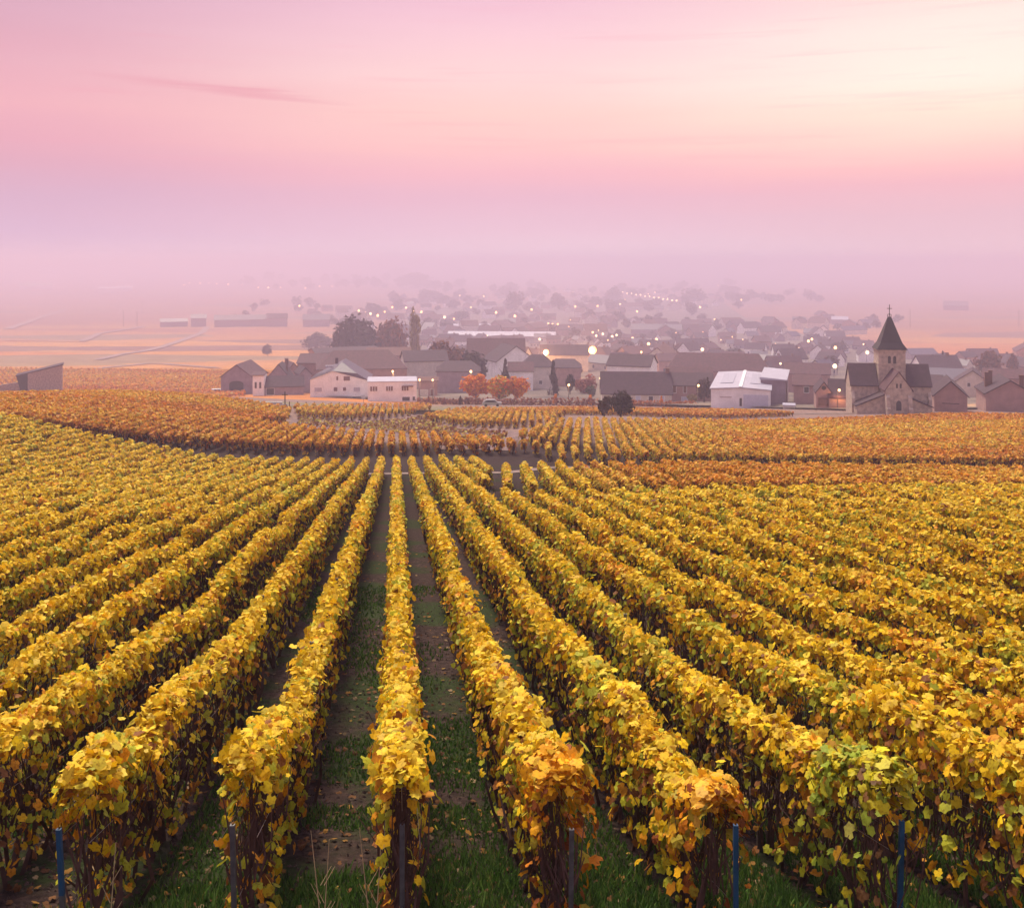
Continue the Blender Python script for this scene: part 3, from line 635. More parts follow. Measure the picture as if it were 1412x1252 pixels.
def house(px, py, w_px, wall_px, roof_px, depth, wall_m, roof_m, label, group=None, cat='house', gable=False, turn=0, hip=0, d=None, name='house', wins=(), chim=(), door=None, over=.35, base=None, winm=GLASS):
    """px,py: middle of the near wall's foot in the photograph. gable: the gable end faces the viewer. Sizes in pixels at its distance, depth in metres."""
    if d is None: x, y, z = at(px, py)
    else: y = d; x = (px-CX)/F*y; z = float(G(x, y))
    if d is not None: wall_px += max(0, HY+F*(CZ-z)/y-py)      # the foot is hidden: the eaves stay where they are seen
    k = y/F; w_ = w_px*k; hw = wall_px*k; hr = roof_px*k; az_ = -math.atan2(x, y)+R(turn)
    r = empty(name, (x, y, z), az_, label, cat, group)
    wb = MB(); wb.box(-w_/2, w_/2, 0, depth, -1.5, hw)
    rb = MB(); e = over; t_ = .22
    if gable:
        wb.prism([(-w_/2, hw), (w_/2, hw), (0, hw+hr)], 'y', .003, depth-.003)
        sl_ = hr/(w_/2)
        for s_ in (-1, 1): rb.prism([(0, hw+hr+.02), (s_*(w_/2+e), hw-e*sl_+.02), (s_*(w_/2+e), hw-e*sl_+t_), (0, hw+hr+t_+.05)], 'y', -e, depth+e)
    else:
        i_ = hip*w_
        if hip == 0: wb.prism([(0, hw), (depth, hw), (depth/2, hw+hr)], 'x', -w_/2+.003, w_/2-.003)
        D = depth/2; sl_ = hr/D
        if hip == 0:
            for s_ in (0, 1):
                a_ = -e if s_ == 0 else depth+e
                rb.prism([(D, hw+hr+.02), (a_, hw-e*sl_+.02), (a_, hw-e*sl_+t_), (D, hw+hr+t_+.05)], 'x', -w_/2-e, w_/2+e)
        else:
            b = [(-w_/2-e, -e, hw), (w_/2+e, -e, hw), (w_/2+e, depth+e, hw), (-w_/2-e, depth+e, hw), (-w_/2+i_, D, hw+hr), (w_/2-i_, D, hw+hr)]
            b += [(p[0], p[1], p[2]-.15) for p in b[:4]]
            rb.add(b, [(0, 1, 5, 4), (1, 2, 5), (2, 3, 4, 5), (3, 0, 4), (0, 6, 7, 1), (1, 7, 8, 2), (2, 8, 9, 3), (3, 9, 6, 0), (9, 8, 7, 6)])
    wb.build('wall', wall_m, r); ro = rb.build('roof', roof_m, r)
    for (cx_, ch, cw) in chim:
        cb = MB(); yy = depth/2; cb.box(cx_*w_-cw/2, cx_*w_+cw/2, yy-.4, yy+.4, hw+(0 if gable and abs(cx_) > .2 else hr*.6), hw+hr+ch); cb.box(cx_*w_-cw/2-.08, cx_*w_+cw/2+.08, yy-.48, yy+.48, hw+hr+ch, hw+hr+ch+.15); cb.build('chimney', BROWND, ro)
    for q in wins:   # x (fraction of width), z (m), w, h, [material, name]
        window(r, q[0]*w_, q[1], q[2], q[3], -.03, q[4] if len(q) > 4 else winm, WHITEM if len(q) < 7 else q[6], q[5] if len(q) > 5 else 'window')
    return r

# front line of the village, left to right
def stone_shed():
    x, y, z = at(62, 545); k = y/F; r = empty('stone_shed', (x, y, z), R(22), 'stone shed with a sloping top and dark open side, in the field at far left', 'shed')
    mb = MB(); W_ = 43*k; mb.prism([(-W_/2, -1), (W_/2, -1), (W_/2, 40*k), (-W_/2, 31*k)], 'y', 0, .6); mb.prism([(-W_/2, -1), (W_/2, -1), (W_/2, 40*k), (-W_/2, 31*k)], 'y', 5.4, 6); mb.box(W_/2-.6, W_/2, .6, 5.4, -1, 39.7*k); mb.build('wall', RUBBLE, r)
    mb = MB(); q = .35; mb.prism([(-W_/2-3.2, 27*k), (W_/2+q, 40.6*k), (W_/2+q, 40.6*k+.3), (-W_/2-3.2, 27*k+.3)], 'y', -.2, 6.2); mb.build('roof', ROOFD, r)
    mb = MB(); mb.prism([(-W_/2-3.0, 27*k), (-W_/2-.01, 30*k), (-W_/2-.01, -1), (-W_/2-1.4, -1)], 'y', .1, 5.9); mb.build('open_side_shade', DARKG, r)  # solid dark block filling the open side, in place of the shade within
    x, y, z = at(14, 545); k = y/F; o = MB().prism([(-17*k, -1), (17*k, -1), (17*k, 18*k), (-17*k, 14*k)], 'y', 0, .7).build('stone_wall', RUBBLE); o.location = (x, y, z); o.rotation_euler = (0, 0, R(22)); tag(o, 'low rubble stone wall left of the stone shed at the picture edge', 'wall')
stone_shed()
h = house(326, 544, 43, 24, 16, 16, GREYW, ROOFB, 'grey barn with a big dark arched doorway, leftmost of the village buildings', cat='barn', gable=True, turn=-16, name='barn')
k = h.location.y/F; mb = MB(); mb.box(-2.2, 2.2, -.06, .05, -.2, 3.2); mb.prism([(2.2*math.cos(a_), 3.2+.9*math.sin(a_)) for a_ in np.linspace(0, math.pi, 9)], 'y', -.06, .05); mb.build('doorway', DARKG, h)
h = house(356, 546, 15, 28, 3, 6, WHITE, ROOFB, 'narrow white annexe with tall dark openings beside the grey barn', cat='annexe', turn=-10, name='annexe')
for xx in (-.7, .6): window(h, xx, 2.2, .6, 1.8, -.03, DARKG)
house(391, 545, 54, 12, 12, 7, GREYW, ROOFD, 'low lilac-grey shed under a dark roof between the barn and the white house', cat='shed', name='shed', wins=[(-.33, .2, 2.2, 1.9, DARKG, 'doorway')])
house(384, 541, 30, 20, 18, 9, GREYW, ROOFD, 'dark gabled house rising behind the low lilac-grey shed', gable=True, turn=-8, chim=[(.3, 1.3, .8)])
house(405, 538, 26, 22, 15, 10, PINKW, ROOFB, 'brown gabled house with a pale verge left of the white house', gable=True, turn=14, chim=[(-.2, 1.2, .8)])
house(421, 542, 16, 26, 8, 9, GREYW, ROOFD, 'small dark gabled house touching the white house', gable=True, turn=10)
def white_house():
    x, y, z = at(467.5, 548.5); k = y/F; r = empty('house', (x, y, z), -math.atan2(x, y)-R(6), 'long white house with a broad half-hipped gable and small dark windows', 'house')
    w_ = 79*k/2; pts = [(-w_, -1), (w_, -1), (w_, 24*k), (w_*.62, 33*k), (-w_*.22, 36.5*k), (-w_, 25*k)]
    MB().prism(pts, 'y', 0, 15).build('wall', WHITE, r)
    # roof: slopes with a clipped end over the gable
    mb = MB(); pk = 47*k; a_, b_, c_, d_ = (-w_-.4, 24.5*k), (-w_*.22, 36.9*k), (w_*.62, 33.4*k), (w_+.4, 23.3*k)
    vs = [(a_[0], -.3, a_[1]), (b_[0], -.3, b_[1]), (c_[0], -.3, c_[1]), (d_[0], -.3, d_[1]), (.05*w_, 4.5, pk), (a_[0], 15.3, a_[1]), (.05*w_, 15.3, pk), (d_[0], 15.3, d_[1])]
    mb.add(vs, [(1, 2, 4), (0, 1, 4, 6, 5), (2, 3, 7, 6, 4), (0, 5, 7, 3, 2, 1), (5, 6, 7)]); ro = mb.build('roof', SLATE, r)
    for q, zz in ((-.42, 41*k), (-.30, 41*k)): MB().box(q*w_*1.2-.5, q*w_*1.2+.5, 6, 7.4, zz-.6, zz+.02).build('skylight', METALR, ro)
    MB().box(-1.8, -1.0, 7, 7.8, pk-.8, pk+.9).build('chimney', ROOFD, ro)
    for fx, fz, a1, b1, m in ((.27, 23.5, 1.75, 1.2, BROWND), (-.06, 24, .5, 1.1, BROWND), (-.12, 9, 1.0, 1.1, BROWND), (.19, 9.5, .85, .95, BROWND), (-.72, 8.5, 2.0, 1.1, METALR), (.62, 8.5, 1.8, 1.1, METALR), (.6, 0, 2.2, .25, DARKG)): window(r, fx*w_, fz*k, a1, b1, -.03, m)
    return r
white_house()
h = house(541, 554, 67, 27, 2, 11, WHITE, METALR, 'low white flat-roofed annexe with triple windows right of the white house', cat='annexe', name='annexe', over=.15)
k = h.location.y/F; w_ = 67*k
for fx, zz, a1 in ((-.38, 15, 2.0), (-.06, 15, 1.9), (.26, 15, 1.9)):
    for q in (-.33, 0, .33): window(h, fx*w_+q*a1, zz*k, a1*.25, 1.2, -.03, BROWND)
MB().box(.2*w_, .43*w_, -.9, .02, 20.6*k, 22*k).build('awning', BROWND, h)
window(h, .28*w_, 1*k, 1.9, 1.0, -.03); window(h, .44*w_, 1.2*k, .6, 1.0, -.03, DARKG)
house(500, 524, 122, 15, 22, 22, PINKW, ROOFB, 'very large brown-roofed barn behind the white house', cat='barn', name='barn', hip=.18, turn=3, d=318)
house(441, 509, 62, 8, 10, 14, PINKW, ROOFB, 'brown tiled shed behind the dark gabled houses', cat='shed', name='shed', turn=-10, d=340)
house(536, 500, 60, 9, 9, 16, PINKW, ROOFR, 'low reddish shed roof behind the large brown barn', cat='shed', name='shed', d=400)
house(480, 490, 90, 4, 5, 14, PINKW, ROOFD, 'long low dark shed in front of the dark round tree', cat='shed', name='shed', turn=14, d=430)
house(590, 548, 26, 22, 3, 8, PINKW, ROOFR, 'low orange-lit building at the right end of the white annexe', cat='building', name='building', wins=[(-.2, .4, 2.2, 1.8, CREAM, 'door'), (.22, .3, 1.0, 2.0, BROWND, 'door')])
house(588, 518, 60, 20, 12, 12, CREAM, ROOFD, 'pale house with white uprights under a grey-brown roof below the poplar', turn=8, d=345, wins=[(q, 1.0, .7, 2.6, WHITEM, 'upright') for q in (.1, .2, .3, .4)])
house(632, 528, 60, 16, 12, 12, GREYW, ROOFD, 'dark roofed house left of the orange trees', d=312, hip=.2)
house(684, 506, 80, 10, 26, 20, PINKW, ROOFB, 'big brown tiled roof behind the orange trees', cat='barn', name='barn', d=385)
house(712, 506, 58, 8, 20, 14, WHITE, ROOFD, 'white gabled building with a fanlight behind the orange trees', gable=True, turn=22, d=368, wins=[(.05, 5.2, 2.0, .9, BROWND), (-.25, 1.4, 1, 1, BROWND)])
house(741, 524, 44, 18, 15, 12, CREAM, ROOFD, 'cream house under a dark hipped roof left of the tall conifer', hip=.3, d=330, wins=[(-.25, 2, 1, 1.2), (.1, 2, 1, 1.2)])
house(718, 527, 34, 15, 10, 9, WHITE, ROOFB, 'white walled cottage between the orange trees and the cream house', d=322, wins=[(.2, 1.4, 1, 1.2)])
house(779, 521, 44, 14, 10, 12, PINKW, ROOFD, 'dark roofed house right of the tall conifer', d=350, hip=.2)
house(778, 497, 66, 7, 12, 16, CREAM, ROOFD, 'wide dark roof between the two bright floodlights', cat='building', name='building', d=470)
house(866, 513, 60, 8, 13, 12, WHITE, ROOFD, 'house with a white gable end behind the longhouse', d=300, turn=-12)
house(878, 556, 96, 13, 26, 11, CREAM, ROOFD, 'longhouse with cream walls and a deep dark roof behind the two bushes', turn=3, wins=[(-.28, .1, 1.2, 1.8, DOORP, 'door'), (-.12, .6, 1.2, 1.2), (.02, .1, 1.2, 1.8, DOORP, 'door'), (.2, .6, 1.1, 1.2), (.36, .1, 1.1, 1.9, DOORP, 'door')], chim=[(.46, 1.1, .9)])
h = house(952, 556, 62, 24, 14, 10, PINKW, ROOFD, 'two-storey pinkish house with tall shutters left of the white hall', turn=3, wins=[(-.35, 2.6, .8, 1.7, BROWND), (-.12, 2.6, .8, 1.7, BROWND), (-.1, .1, 2.2, 1.5, DOORP, 'garage_door')])
house(950, 533, 62, 8, 15, 12, PINKW, ROOFB, 'brown roof with a white ridge line between the longhouse and the hall', d=275)
house(990, 519, 140, 7, 22, 17, PINKW, ROOFB, 'very long dark brown roof behind the white hall', cat='barn', name='barn', hip=.1, d=330)
def hall():
    x, y, z = at(1021, 563); k = y/F; r = empty('hall', (x, y, z), -math.atan2(x, y)-R(2), 'white metal hall with a pale sheet roof and a large lilac sliding door', 'hall')
    w_ = 80*k/2; H_ = 25*k; ap = 27.5*k; D = 34
    MB().prism([(-w_, -1), (w_, -1), (w_, H_), (0, ap), (-w_, H_)], 'y', 0, D).build('wall', WHITE, r)
    mb = MB(); 
    for s_ in (-1, 1): mb.prism([(0, ap+.05), (s_*(w_+.3), H_+.03), (s_*(w_+.3), H_+.25), (0, ap+.27)], 'y', -.3, D+.3)
    ro = mb.build('roof', METALR, r)
    MB().box(-.35, .35, -.35, D+.35, ap+.28, ap+.45).build('ridge_cap', WHITEM, ro)
    PAN = mat('roof_panel', (.36, .34, .42), .5, .1, 1)
    for s_ in (-1, 1):
        a0, a1 = s_*w_*.3, s_*w_*.75; zf = lambda q: ap+.27-(ap-H_)*abs(q)/w_+.05
        MB().add([(a0, 8, zf(a0)), (a1, 8, zf(a1)), (a1, D-6, zf(a1)), (a0, D-6, zf(a0)), (a0, 8, zf(a0)+.08), (a1, 8, zf(a1)+.08), (a1, D-6, zf(a1)+.08), (a0, D-6, zf(a0)+.08)], [(0, 3, 2, 1), (4, 5, 6, 7), (0, 1, 5, 4), (1, 2, 6, 5), (2, 3, 7, 6), (3, 0, 4, 7)]).build('roof_panel', PAN, ro)
    MB().box(w_*.10, w_*.93, -.12, -.02, -.3, 19*k).build('sliding_door', DOORP, r)
    MB().box(-w_*.03, w_*.05, -.08, -.02, 3*k, 14*k).build('door', DARKG, r)
    MB().box(-w_*.7, -w_*.3, -.05, -.01, 14*k, 15.5*k).build('painted_band', mat('band_paint', (.5, .42, .42), .8), r)
    # lower wing on the right
    r2 = empty('shed', (x+58*k, y+8, float(G(x+58*k, y+8))), -math.atan2(x, y)-R(4), 'tall grey lean-to shed joined to the right of the white hall', 'shed')
    ww = 35*k/2; MB().box(-ww, ww, 0, 22, -1, 38*k).build('wall', GREYW, r2); MB().prism([(-ww-.2, 38*k), (ww+.3, 37*k), (ww+.3, 37*k+.25), (-ww-.2, 40*k+.25)], 'y', -.5, 22.3).build('roof', METALR, r2)
    o = house(1088, 564, 16, 4, 1.2, 3, WHITE, METALR, 'small white bin shelter at the foot of the grey lean-to', cat='shelter', name='shelter', over=.1)
hall()
house(1112, 560, 34, 28, 10, 12, PINKW, ROOFB, 'tall brown building right of the grey lean-to shed', cat='building', name='building', turn=0, wins=[(0, 3, 1, 1.3)])
house(1113, 528, 60, 12, 12, 12, PINKW, ROOFB, 'brown roofed house behind the small round-windowed house', d=310)
h = house(1136, 565, 20, 24, 13, 8, PINKW, ROOFD, 'small pinkish gabled house with a round window, left of the church', gable=True, turn=4, over=.25)
MB().prism([(.45*math.cos(a_), 4.4+.45*math.sin(a_)) for a_ in np.linspace(0, 2*math.pi, 13)[:-1]], 'y', -.06, .0).build('round_window', DARKG, h)
MB().box(-1.1, .9, -.05, -.01, .8, 2.4).build('door', BROWND, h)
house(1155, 565, 22, 18, 20, 7, PINKW, ROOFD, 'dark roofed wing between the round-windowed house and the church')

def church():
    x, y, z = at(1230, 569); k = y/F; r = empty('church', (x, y, z), -R(9.5), 'old stone church with a tall dark pointed spire and a cross', 'church')
    def gab(x0, x1, y0, y1, e, a, axis, nm='wall', m=STONE):
        mb = MB()
        if axis == 'y': mb.prism([(x0, -1), (x1, -1), (x1, e), ((x0+x1)/2, a), (x0, e)], 'y', y0, y1)
        else: mb.prism([(y0, -1), (y1, -1), (y1, e), ((y0+y1)/2, a), (y0, e)], 'x', x0, x1)
        return mb.build(nm, m, r)
    tw = 17.8*k; T0, T1 = 0, 2*tw
    mb = MB(); mb.box(-tw, tw, T0, T1, -1, 84*k); mb.box(-tw-.12, tw+.12, T0-.12, T1+.12, 84*k, 86.5*k); mb.box(-tw-.1, tw+.1, T0-.1, T1+.1, 66*k, 67.2*k); mb.build('tower', STONE, r)
    c_ = (T0+T1)/2; mb = MB(); b = tw+.35; t_ = 2.2*k
    z0, z1, z2 = 86.5*k+.003, 96*k, 131*k
    b1 = tw*.80
    vs = [(-b, c_-b, z0), (b, c_-b, z0), (b, c_+b, z0), (-b, c_+b, z0), (-b1, c_-b1, z1), (b1, c_-b1, z1), (b1, c_+b1, z1), (-b1, c_+b1, z1), (-t_, c_-.15, z2), (t_, c_-.15, z2), (t_, c_+.15, z2), (-t_, c_+.15, z2)]
    fs = [(3, 2, 1, 0), (8, 9, 10, 11)]
    for a_ in (0, 4):
        for j in range(4): fs.append((a_+j, a_+(j+1) % 4, a_+4+(j+1) % 4, a_+4+j))
    sp = mb.add(vs, fs).build('spire', SLATED, r)
    mb = MB(); mb.box(-.06, .06, c_-.06, c_+.06, z2, z2+2.3); mb.box(-.45, .45, c_-.05, c_+.05, z2+1.5, z2+1.62); mb.ball((0, c_, z2+.5), .16); mb.build('cross', DARKG, sp)
    for s_ in (-1, 1): MB().tube([(s_*t_, c_, z2-.1), (s_*t_, c_, z2+.5)], .07, 5).build('finial', DARKG, sp)
    for q in (-.47, .47):
        mb = MB(); mb.box(q-.26, q+.26, T0-.03, T0+.05, 67.8*k, 76*k); mb.prism([(q+.26*math.cos(a_), 76*k+.26*math.sin(a_)) for a_ in np.linspace(0, math.pi, 7)], 'y', T0-.03, T0+.05); mb.build('louvre_window', DARKG, r)
    # transept wings and their roofs
    lx0, rx1 = -55*k, 50*k; ya, yb = -.6, 2*tw+.6; e, a = 38.5*k, 64*k
    for x0, x1 in ((lx0, -tw-.13), (tw+.13, rx1)):
        gab(x0, x1, ya, yb, e, a, 'x'); mb = MB(); D = (ya+yb)/2; sl_ = (a-e)/(D-ya)
        for s_ in (0, 1):
            q = ya-.3 if s_ == 0 else yb+.3
            mb.prism([(D, a+.03), (q, e-.3*sl_+.03), (q, e-.3*sl_+.22), (D, a+.26)], 'x', x0-(.2 if x0 < 0 else 0), x1+(.2 if x0 > 0 else 0))
        mb.build('roof', ROOFD, r)
    # choir towards the viewer
    cw = 16.5*k; cf = -6.0; gab(-cw, cw, cf, -.13, 37*k, 60*k, 'y', 'choir'); mb = MB(); sl_ = 23*k/cw
    for s_ in (-1, 1): mb.prism([(0, 60*k+.03), (s_*(cw+.3), 37*k-.3*sl_+.03), (s_*(cw+.3), 37*k-.3*sl_+.24), (0, 60*k+.27)], 'y', cf-.15, -.14)
    mb.build('roof', ROOFB, r)
    for s_ in (-1, 1): MB().prism([(cf-1.1, -1), (cf-.003, -1), (cf-.003, 30*k), (cf-.55, 27*k), (cf-.75, 14*k), (cf-1.1, 12*k)], 'x', s_*(cw-.35)-.35, s_*(cw-.35)+.35).build('buttress', STONE, r)
    mb = MB(); mb.box(-.45, .45, cf-.04, cf+.05, 9*k, 18*k); mb.prism([(.45*math.cos(a_), 18*k+.6*math.sin(a_)) for a_ in np.linspace(0, math.pi, 9)], 'y', cf-.04, cf+.05); mb.build('arched_window', DARKG, r)
    for q in (-.32, .32):
        MB().box(q-.16, q+.16, cf-.04, cf+.05, 39*k, 45*k).build('narrow_window', DARKG, r)
    # side aisles with lean-to roofs
    for s_, wd, hi_, lo_ in ((-1, 36*k, 28*k, 12*k), (1, 28*k, 24*k, 12*k)):
        x0 = s_*(cw+.003); x1 = s_*(cw+wd); MB().prism([(x0, -1), (x1, -1), (x1, lo_), (x0, hi_)], 'y', cf+1.4, ya-.003).build('aisle', STONE, r)
        MB().prism([(x0, hi_+.03), (x1+s_*.25, lo_), (x1+s_*.25, lo_+.22), (x0, hi_+.25)], 'y', cf+1.1, ya-.006).build('roof', ROOFD, r)
    for s_ in (-1, 1):
        xx = lx0+.3 if s_ < 0 else rx1-.3; MB().prism([(ya-1.0, -1), (ya-.003, -1), (ya-.003, 30*k), (ya-1.0, 20*k)], 'x', xx-.3, xx+.3).build('buttress', STONE, r)
church()
house(1311, 568, 42, 22, 19, 11, PINKW, ROOFD, 'brown gabled house with a wide front, first right of the church', gable=True, turn=4, wins=[(0, 1.5, 3.0, .15, ROOFD, 'band', None)])
house(1285, 560, 26, 26, 12, 10, PINKW, ROOFD, 'dark house tucked behind the church at its right', d=245)
house(1341, 548, 46, 20, 16, 11, CREAM, ROOFD, 'pale lilac house between the two bright orange lamps', gable=True, d=285, wins=[(-.1, 3.2, .8, 1.1)])
h = house(1393, 568, 62, 24, 18, 12, PINKW, ROOFD, 'dark brown gabled house at the right picture edge', gable=True, turn=10, chim=[(-.38, 1.0, .7), (-.3, 1.4, .7), (.35, .6, .8)])
house(1384, 548, 52, 26, 10, 10, PINKW, ROOFB, 'wide brown roofed house behind the house at the right edge', d=270)
house(1300, 535, 60, 12, 12, 12, CREAM, SLATE, 'pale slate roofed house behind the church at its right', d=330)
# far farm on the left, hazy
for i, (a_, w1, hw, hr, m) in enumerate(((240, 36, 7, 4, SLATE), (274, 20, 12, 5, SLATE), (332, 70, 10, 6, SLATE), (382, 28, 12, 6, ROOFD), (436, 36, 10, 7, SLATE))):
    house(a_, 451, w1, hw, hr, 14, GREYW, m, ['long pale farm shed at the left end of the hazy farm', 'square slate-roofed farmhouse where the lane ends', 'long slate-roofed barn in the middle of the hazy farm', 'dark farmhouse right of the long slate-roofed barn', 'hazy slate-roofed house right of the farm trees'][i], cat='farmhouse', name='farmhouse', over=.5)
house(149, 404, 24, 6, 2, 60, WHITE, METALR, 'left pale warehouse far off in the haze at left', cat='warehouse', name='warehouse'); house(171, 402, 22, 5, 2, 60, WHITE, METALR, 'right pale warehouse far off in the haze at left', cat='warehouse', name='warehouse')
house(50, 399, 42, 5, 4, 40, WHITE, SLATE, 'faint white building farthest off at the left edge', cat='building', name='building')
house(1158, 448, 22, 7, 4, 14, GREYW, METALR, 'small far house below the hedge line left of the spire'); house(1318, 428, 32, 6, 6, 40, GREYW, SLATE, 'lone faint farm far off right of the spire', cat='farmhouse', name='farmhouse')
for px_, py_, w1, dp, tn in ((905, 463, 70, 16, 0), (1275, 497, 40, 12, 30)):
    house(px_, py_, w1, 8, 7, dp, GREYW, SLATE, 'long slate roof in the haze above the floodlit wall' if px_ < 1000 else 'pale sheet-roofed barn standing askew behind the spire', cat='barn', name='barn', turn=tn)
house(690, 472, 150, 8, 5, 26, GREYW, METALR, 'long pale industrial roof behind the poplar', cat='warehouse', name='warehouse', turn=-6); house(650, 457, 64, 6, 3, 26, WHITE, METALR, 'smaller white industrial roof beyond the long pale one', cat='warehouse', name='warehouse')

# the village in the mist: random small houses, each a thing
VW = [CREAM, WHITE, PINKW, GREYW, PINKW, CREAM]; VR = [ROOFB, ROOFD, SLATE, ROOFR, ROOFD, ROOFB]
taken = []
def free(x, y, r):
    for a_, b_, c_ in taken:
        if (a_-x)**2+(b_-y)**2 < (r+c_)**2: return False
    taken.append((x, y, r)); return True
for o in list(COL.objects):
    if o.type == 'EMPTY' and o.get('category') in ('house', 'barn', 'building', 'church', 'hall', 'shed', 'warehouse', 'farmhouse', 'annexe'): taken.append((o.location.x, o.location.y+6, 9))
_hc = {}
def village_house(px, py, label, group):
    x, y, z = at(px, py); big = random.random() < .12
    if not free(x, y, 8.5 if not big else 13): return False
    key = (random.randrange(14), big)
    if key not in _hc:
        i = key[0]; w1 = (9+(i % 4)*1.6)*(1.9 if big else 1); dp = 7.5+(i % 3)*1.2; hw = 3.6+(i % 3)*1.1; hr = 2.8+(i % 2)*1.0
        wb = MB(); wb.box(-w1/2, w1/2, -dp/2, dp/2, -2, hw); wb.prism([(-dp/2, hw), (dp/2, hw), (0, hw+hr)], 'x', -w1/2+.003, w1/2-.003)
        rb = MB()
        for s_ in (-1, 1): rb.prism([(0, hw+hr+.02), (s_*(dp/2+.4), hw-.4*hr/(dp/2)+.02), (s_*(dp/2+.4), hw-.4*hr/(dp/2)+.25), (0, hw+hr+.28)], 'x', -w1/2-.35, w1/2+.35)
        gb = MB()
        gb.box(-.5, .5, -.04, -.01, 1.2, 2.5)
        cb = MB(); cb.box(w1*.28-.4, w1*.28+.4, -.4, .4, hw+hr*.6, hw+hr+1.1)
        _hc[key] = (wb.mesh('wall', VW[i % 6]), rb.mesh('roof', VR[(i*5+2) % 6]), gb.mesh('window', GLASS), cb.mesh('chimney', BROWND), w1, dp)
    sc = random.uniform(.85, 1.2) * (1 if y < 900 else 1.25)
    r = empty('house', (x, y, z), random.choice([0, .3, -.35, 1.2, 1.57, .7, -.8])+random.uniform(-.1, .1), label, 'house', group); r.scale = (sc, sc, sc)
    ms = _hc[key]; link('wall', ms[0], r); rf = link('roof', ms[1], r)
    if y < 900:
        link('chimney', ms[3], rf)
        for sd in (-1, 1):
            for q in (-.3, 0, .3): wn = link('window', ms[2], r); wn.location = (q*ms[4], sd*ms[5]/2, 0); wn.rotation_euler = (0, 0, 0 if sd < 0 else math.pi)
    return True
zones = [((560, 1000, 474, 520), 64, 'misty village house between the poplar and the long dark roof', 'misty village houses just behind the front line'),
         ((1000, 1200, 478, 522), 30, 'misty village house between the white hall and the church spire', 'misty village houses left of the church'),
         ((1290, 1440, 492, 530), 9, 'misty house behind the church on its right side', 'misty houses right of the church'),
         ((480, 900, 432, 478), 96, 'faint small house in the mist beyond the dark round trees', 'faint houses in the mid-distance mist'),
         ((900, 1180, 452, 482), 42, 'faint house in the mist left of the spire tip', 'faint houses left of the spire'),
         ((560, 1010, 402, 432), 72, 'very faint far house among the furthest village lights', 'furthest houses of the misty village'),
         ((1060, 1250, 440, 452), 7, 'faint far house along the hedge line left of the spire', 'faint houses along the hedge line'),
         ((420, 520, 425, 455), 9, 'faint house beyond the hazy farm at left', 'faint houses beyond the farm')]
for (x0, x1, y0, y1), cnt, lab, grp in zones:
    for i in range(cnt):
        for _ in range(12):
            if village_house(random.uniform(x0, x1), random.uniform(y0, y1), lab, grp): break

# ------------------------------------------------------------------ trees of the village
tree(656, 557, 40, 45, 'orange', 'round', 'left of the three orange autumn trees beside the lane', 'three orange autumn trees', 2200, .14)
tree(688, 557, 40, 43, 'orangeyellow', 'round', 'middle orange tree with a yellow-green patch, of the three beside the lane', 'three orange autumn trees', 2200, .14)
tree(713, 557, 32, 41, 'orange', 'round', 'right and smallest of the three orange autumn trees beside the lane', 'three orange autumn trees', 2200, .14)
tree(856, 580, 30, 41, 'dark', 'dense', 'dense dark rounded bush standing at the top of the amber vine rows', None, 2200, .12, cat='bush')
tree(833, 579, 22, 35, 'brown', 'round', 'sparse leafless-looking brown bush left of the dense dark one', None, 420, .2, cat='bush')
tree(491, 508, 62, 70, 'dark', 'dense', 'broad dark round tree behind the large brown barn', None, 2200, .04, d=500)
tree(472, 508, 34, 54, 'dark', 'dense', 'lower dark tree at the left side of the broad dark tree', None, 1300, .04, d=490)
tree(540, 508, 46, 70, 'russet', 'dense', 'russet-topped round tree between the broad dark tree and the poplar', None, 2200, .04, d=500)
tree(572, 505, 19, 71, 'olive', 'column', 'tall narrow olive-gold poplar', None, 2200, .03, d=480)
tree(437, 482, 42, 22, 'dark', 'dense', 'low dark clipped clump left of the broad dark tree', None, 1300, .05)
tree(369, 491, 15, 16, 'brown', 'dense', 'small lone bush in the field left of the dark clump', None, 420, .1, cat='bush')
tree(616, 495, 52, 32, 'russet', 'round', 'russet tree right of the poplar behind the pale house', None, 1300, .1, d=372)
tree(652, 516, 52, 32, 'dark', 'round', 'dark tree mass between the pale house and the white gabled building', None, 1300, .1, d=340)
tree(697, 523, 17, 26, 'dark', 'cone', 'short dark conifer just above the orange trees', None, 1300, .04, d=318, cat='conifer')
tree(763, 541, 17, 42, 'dark', 'cone', 'tall dark conifer right of the cream house', None, 1300, .04, d=292, cat='conifer')
tree(786, 536, 14, 22, 'dark', 'round', 'small dark tree above the lane lamp', None, 1300, .15, d=300)
tree(808, 533, 30, 18, 'red', 'round', 'low pinkish-red tree left of the longhouse', None, 1300, .1, d=305)
tree(815, 549, 18, 18, 'green', 'round', 'green bush at the left end of the longhouse', None, 1300, .05, cat='bush')
tree(971, 557, 22, 38, 'brown', 'round', 'dark brown tree against the left wall of the white hall', None, 1300, .08)
tree(954, 558, 15, 16, 'olive', 'round', 'small green-gold bush beside the dark brown tree by the hall', None, 1300, .05, cat='bush')
for px_, hh_, kd, lb in ((591, 11, 'red', 'small red clipped shrub nearest the white annexe'), (613, 10, 'red', 'small red shrub between two others along the lane'), (635, 12, 'brown', 'small dark shrub left of the orange trees'), (766, 15, 'orange', 'orange cone-shaped shrub right of the orange trees'), (814, 14, 'orange', 'orange shrub left of the sparse brown bush'), (912, 12, 'orange', 'orange shrub in front of the longhouse right end')):
    tree(px_, 558.5, 8 if hh_ < 13 else 11, hh_, kd, 'cone', lb, None, 420, .05, cat='shrub')
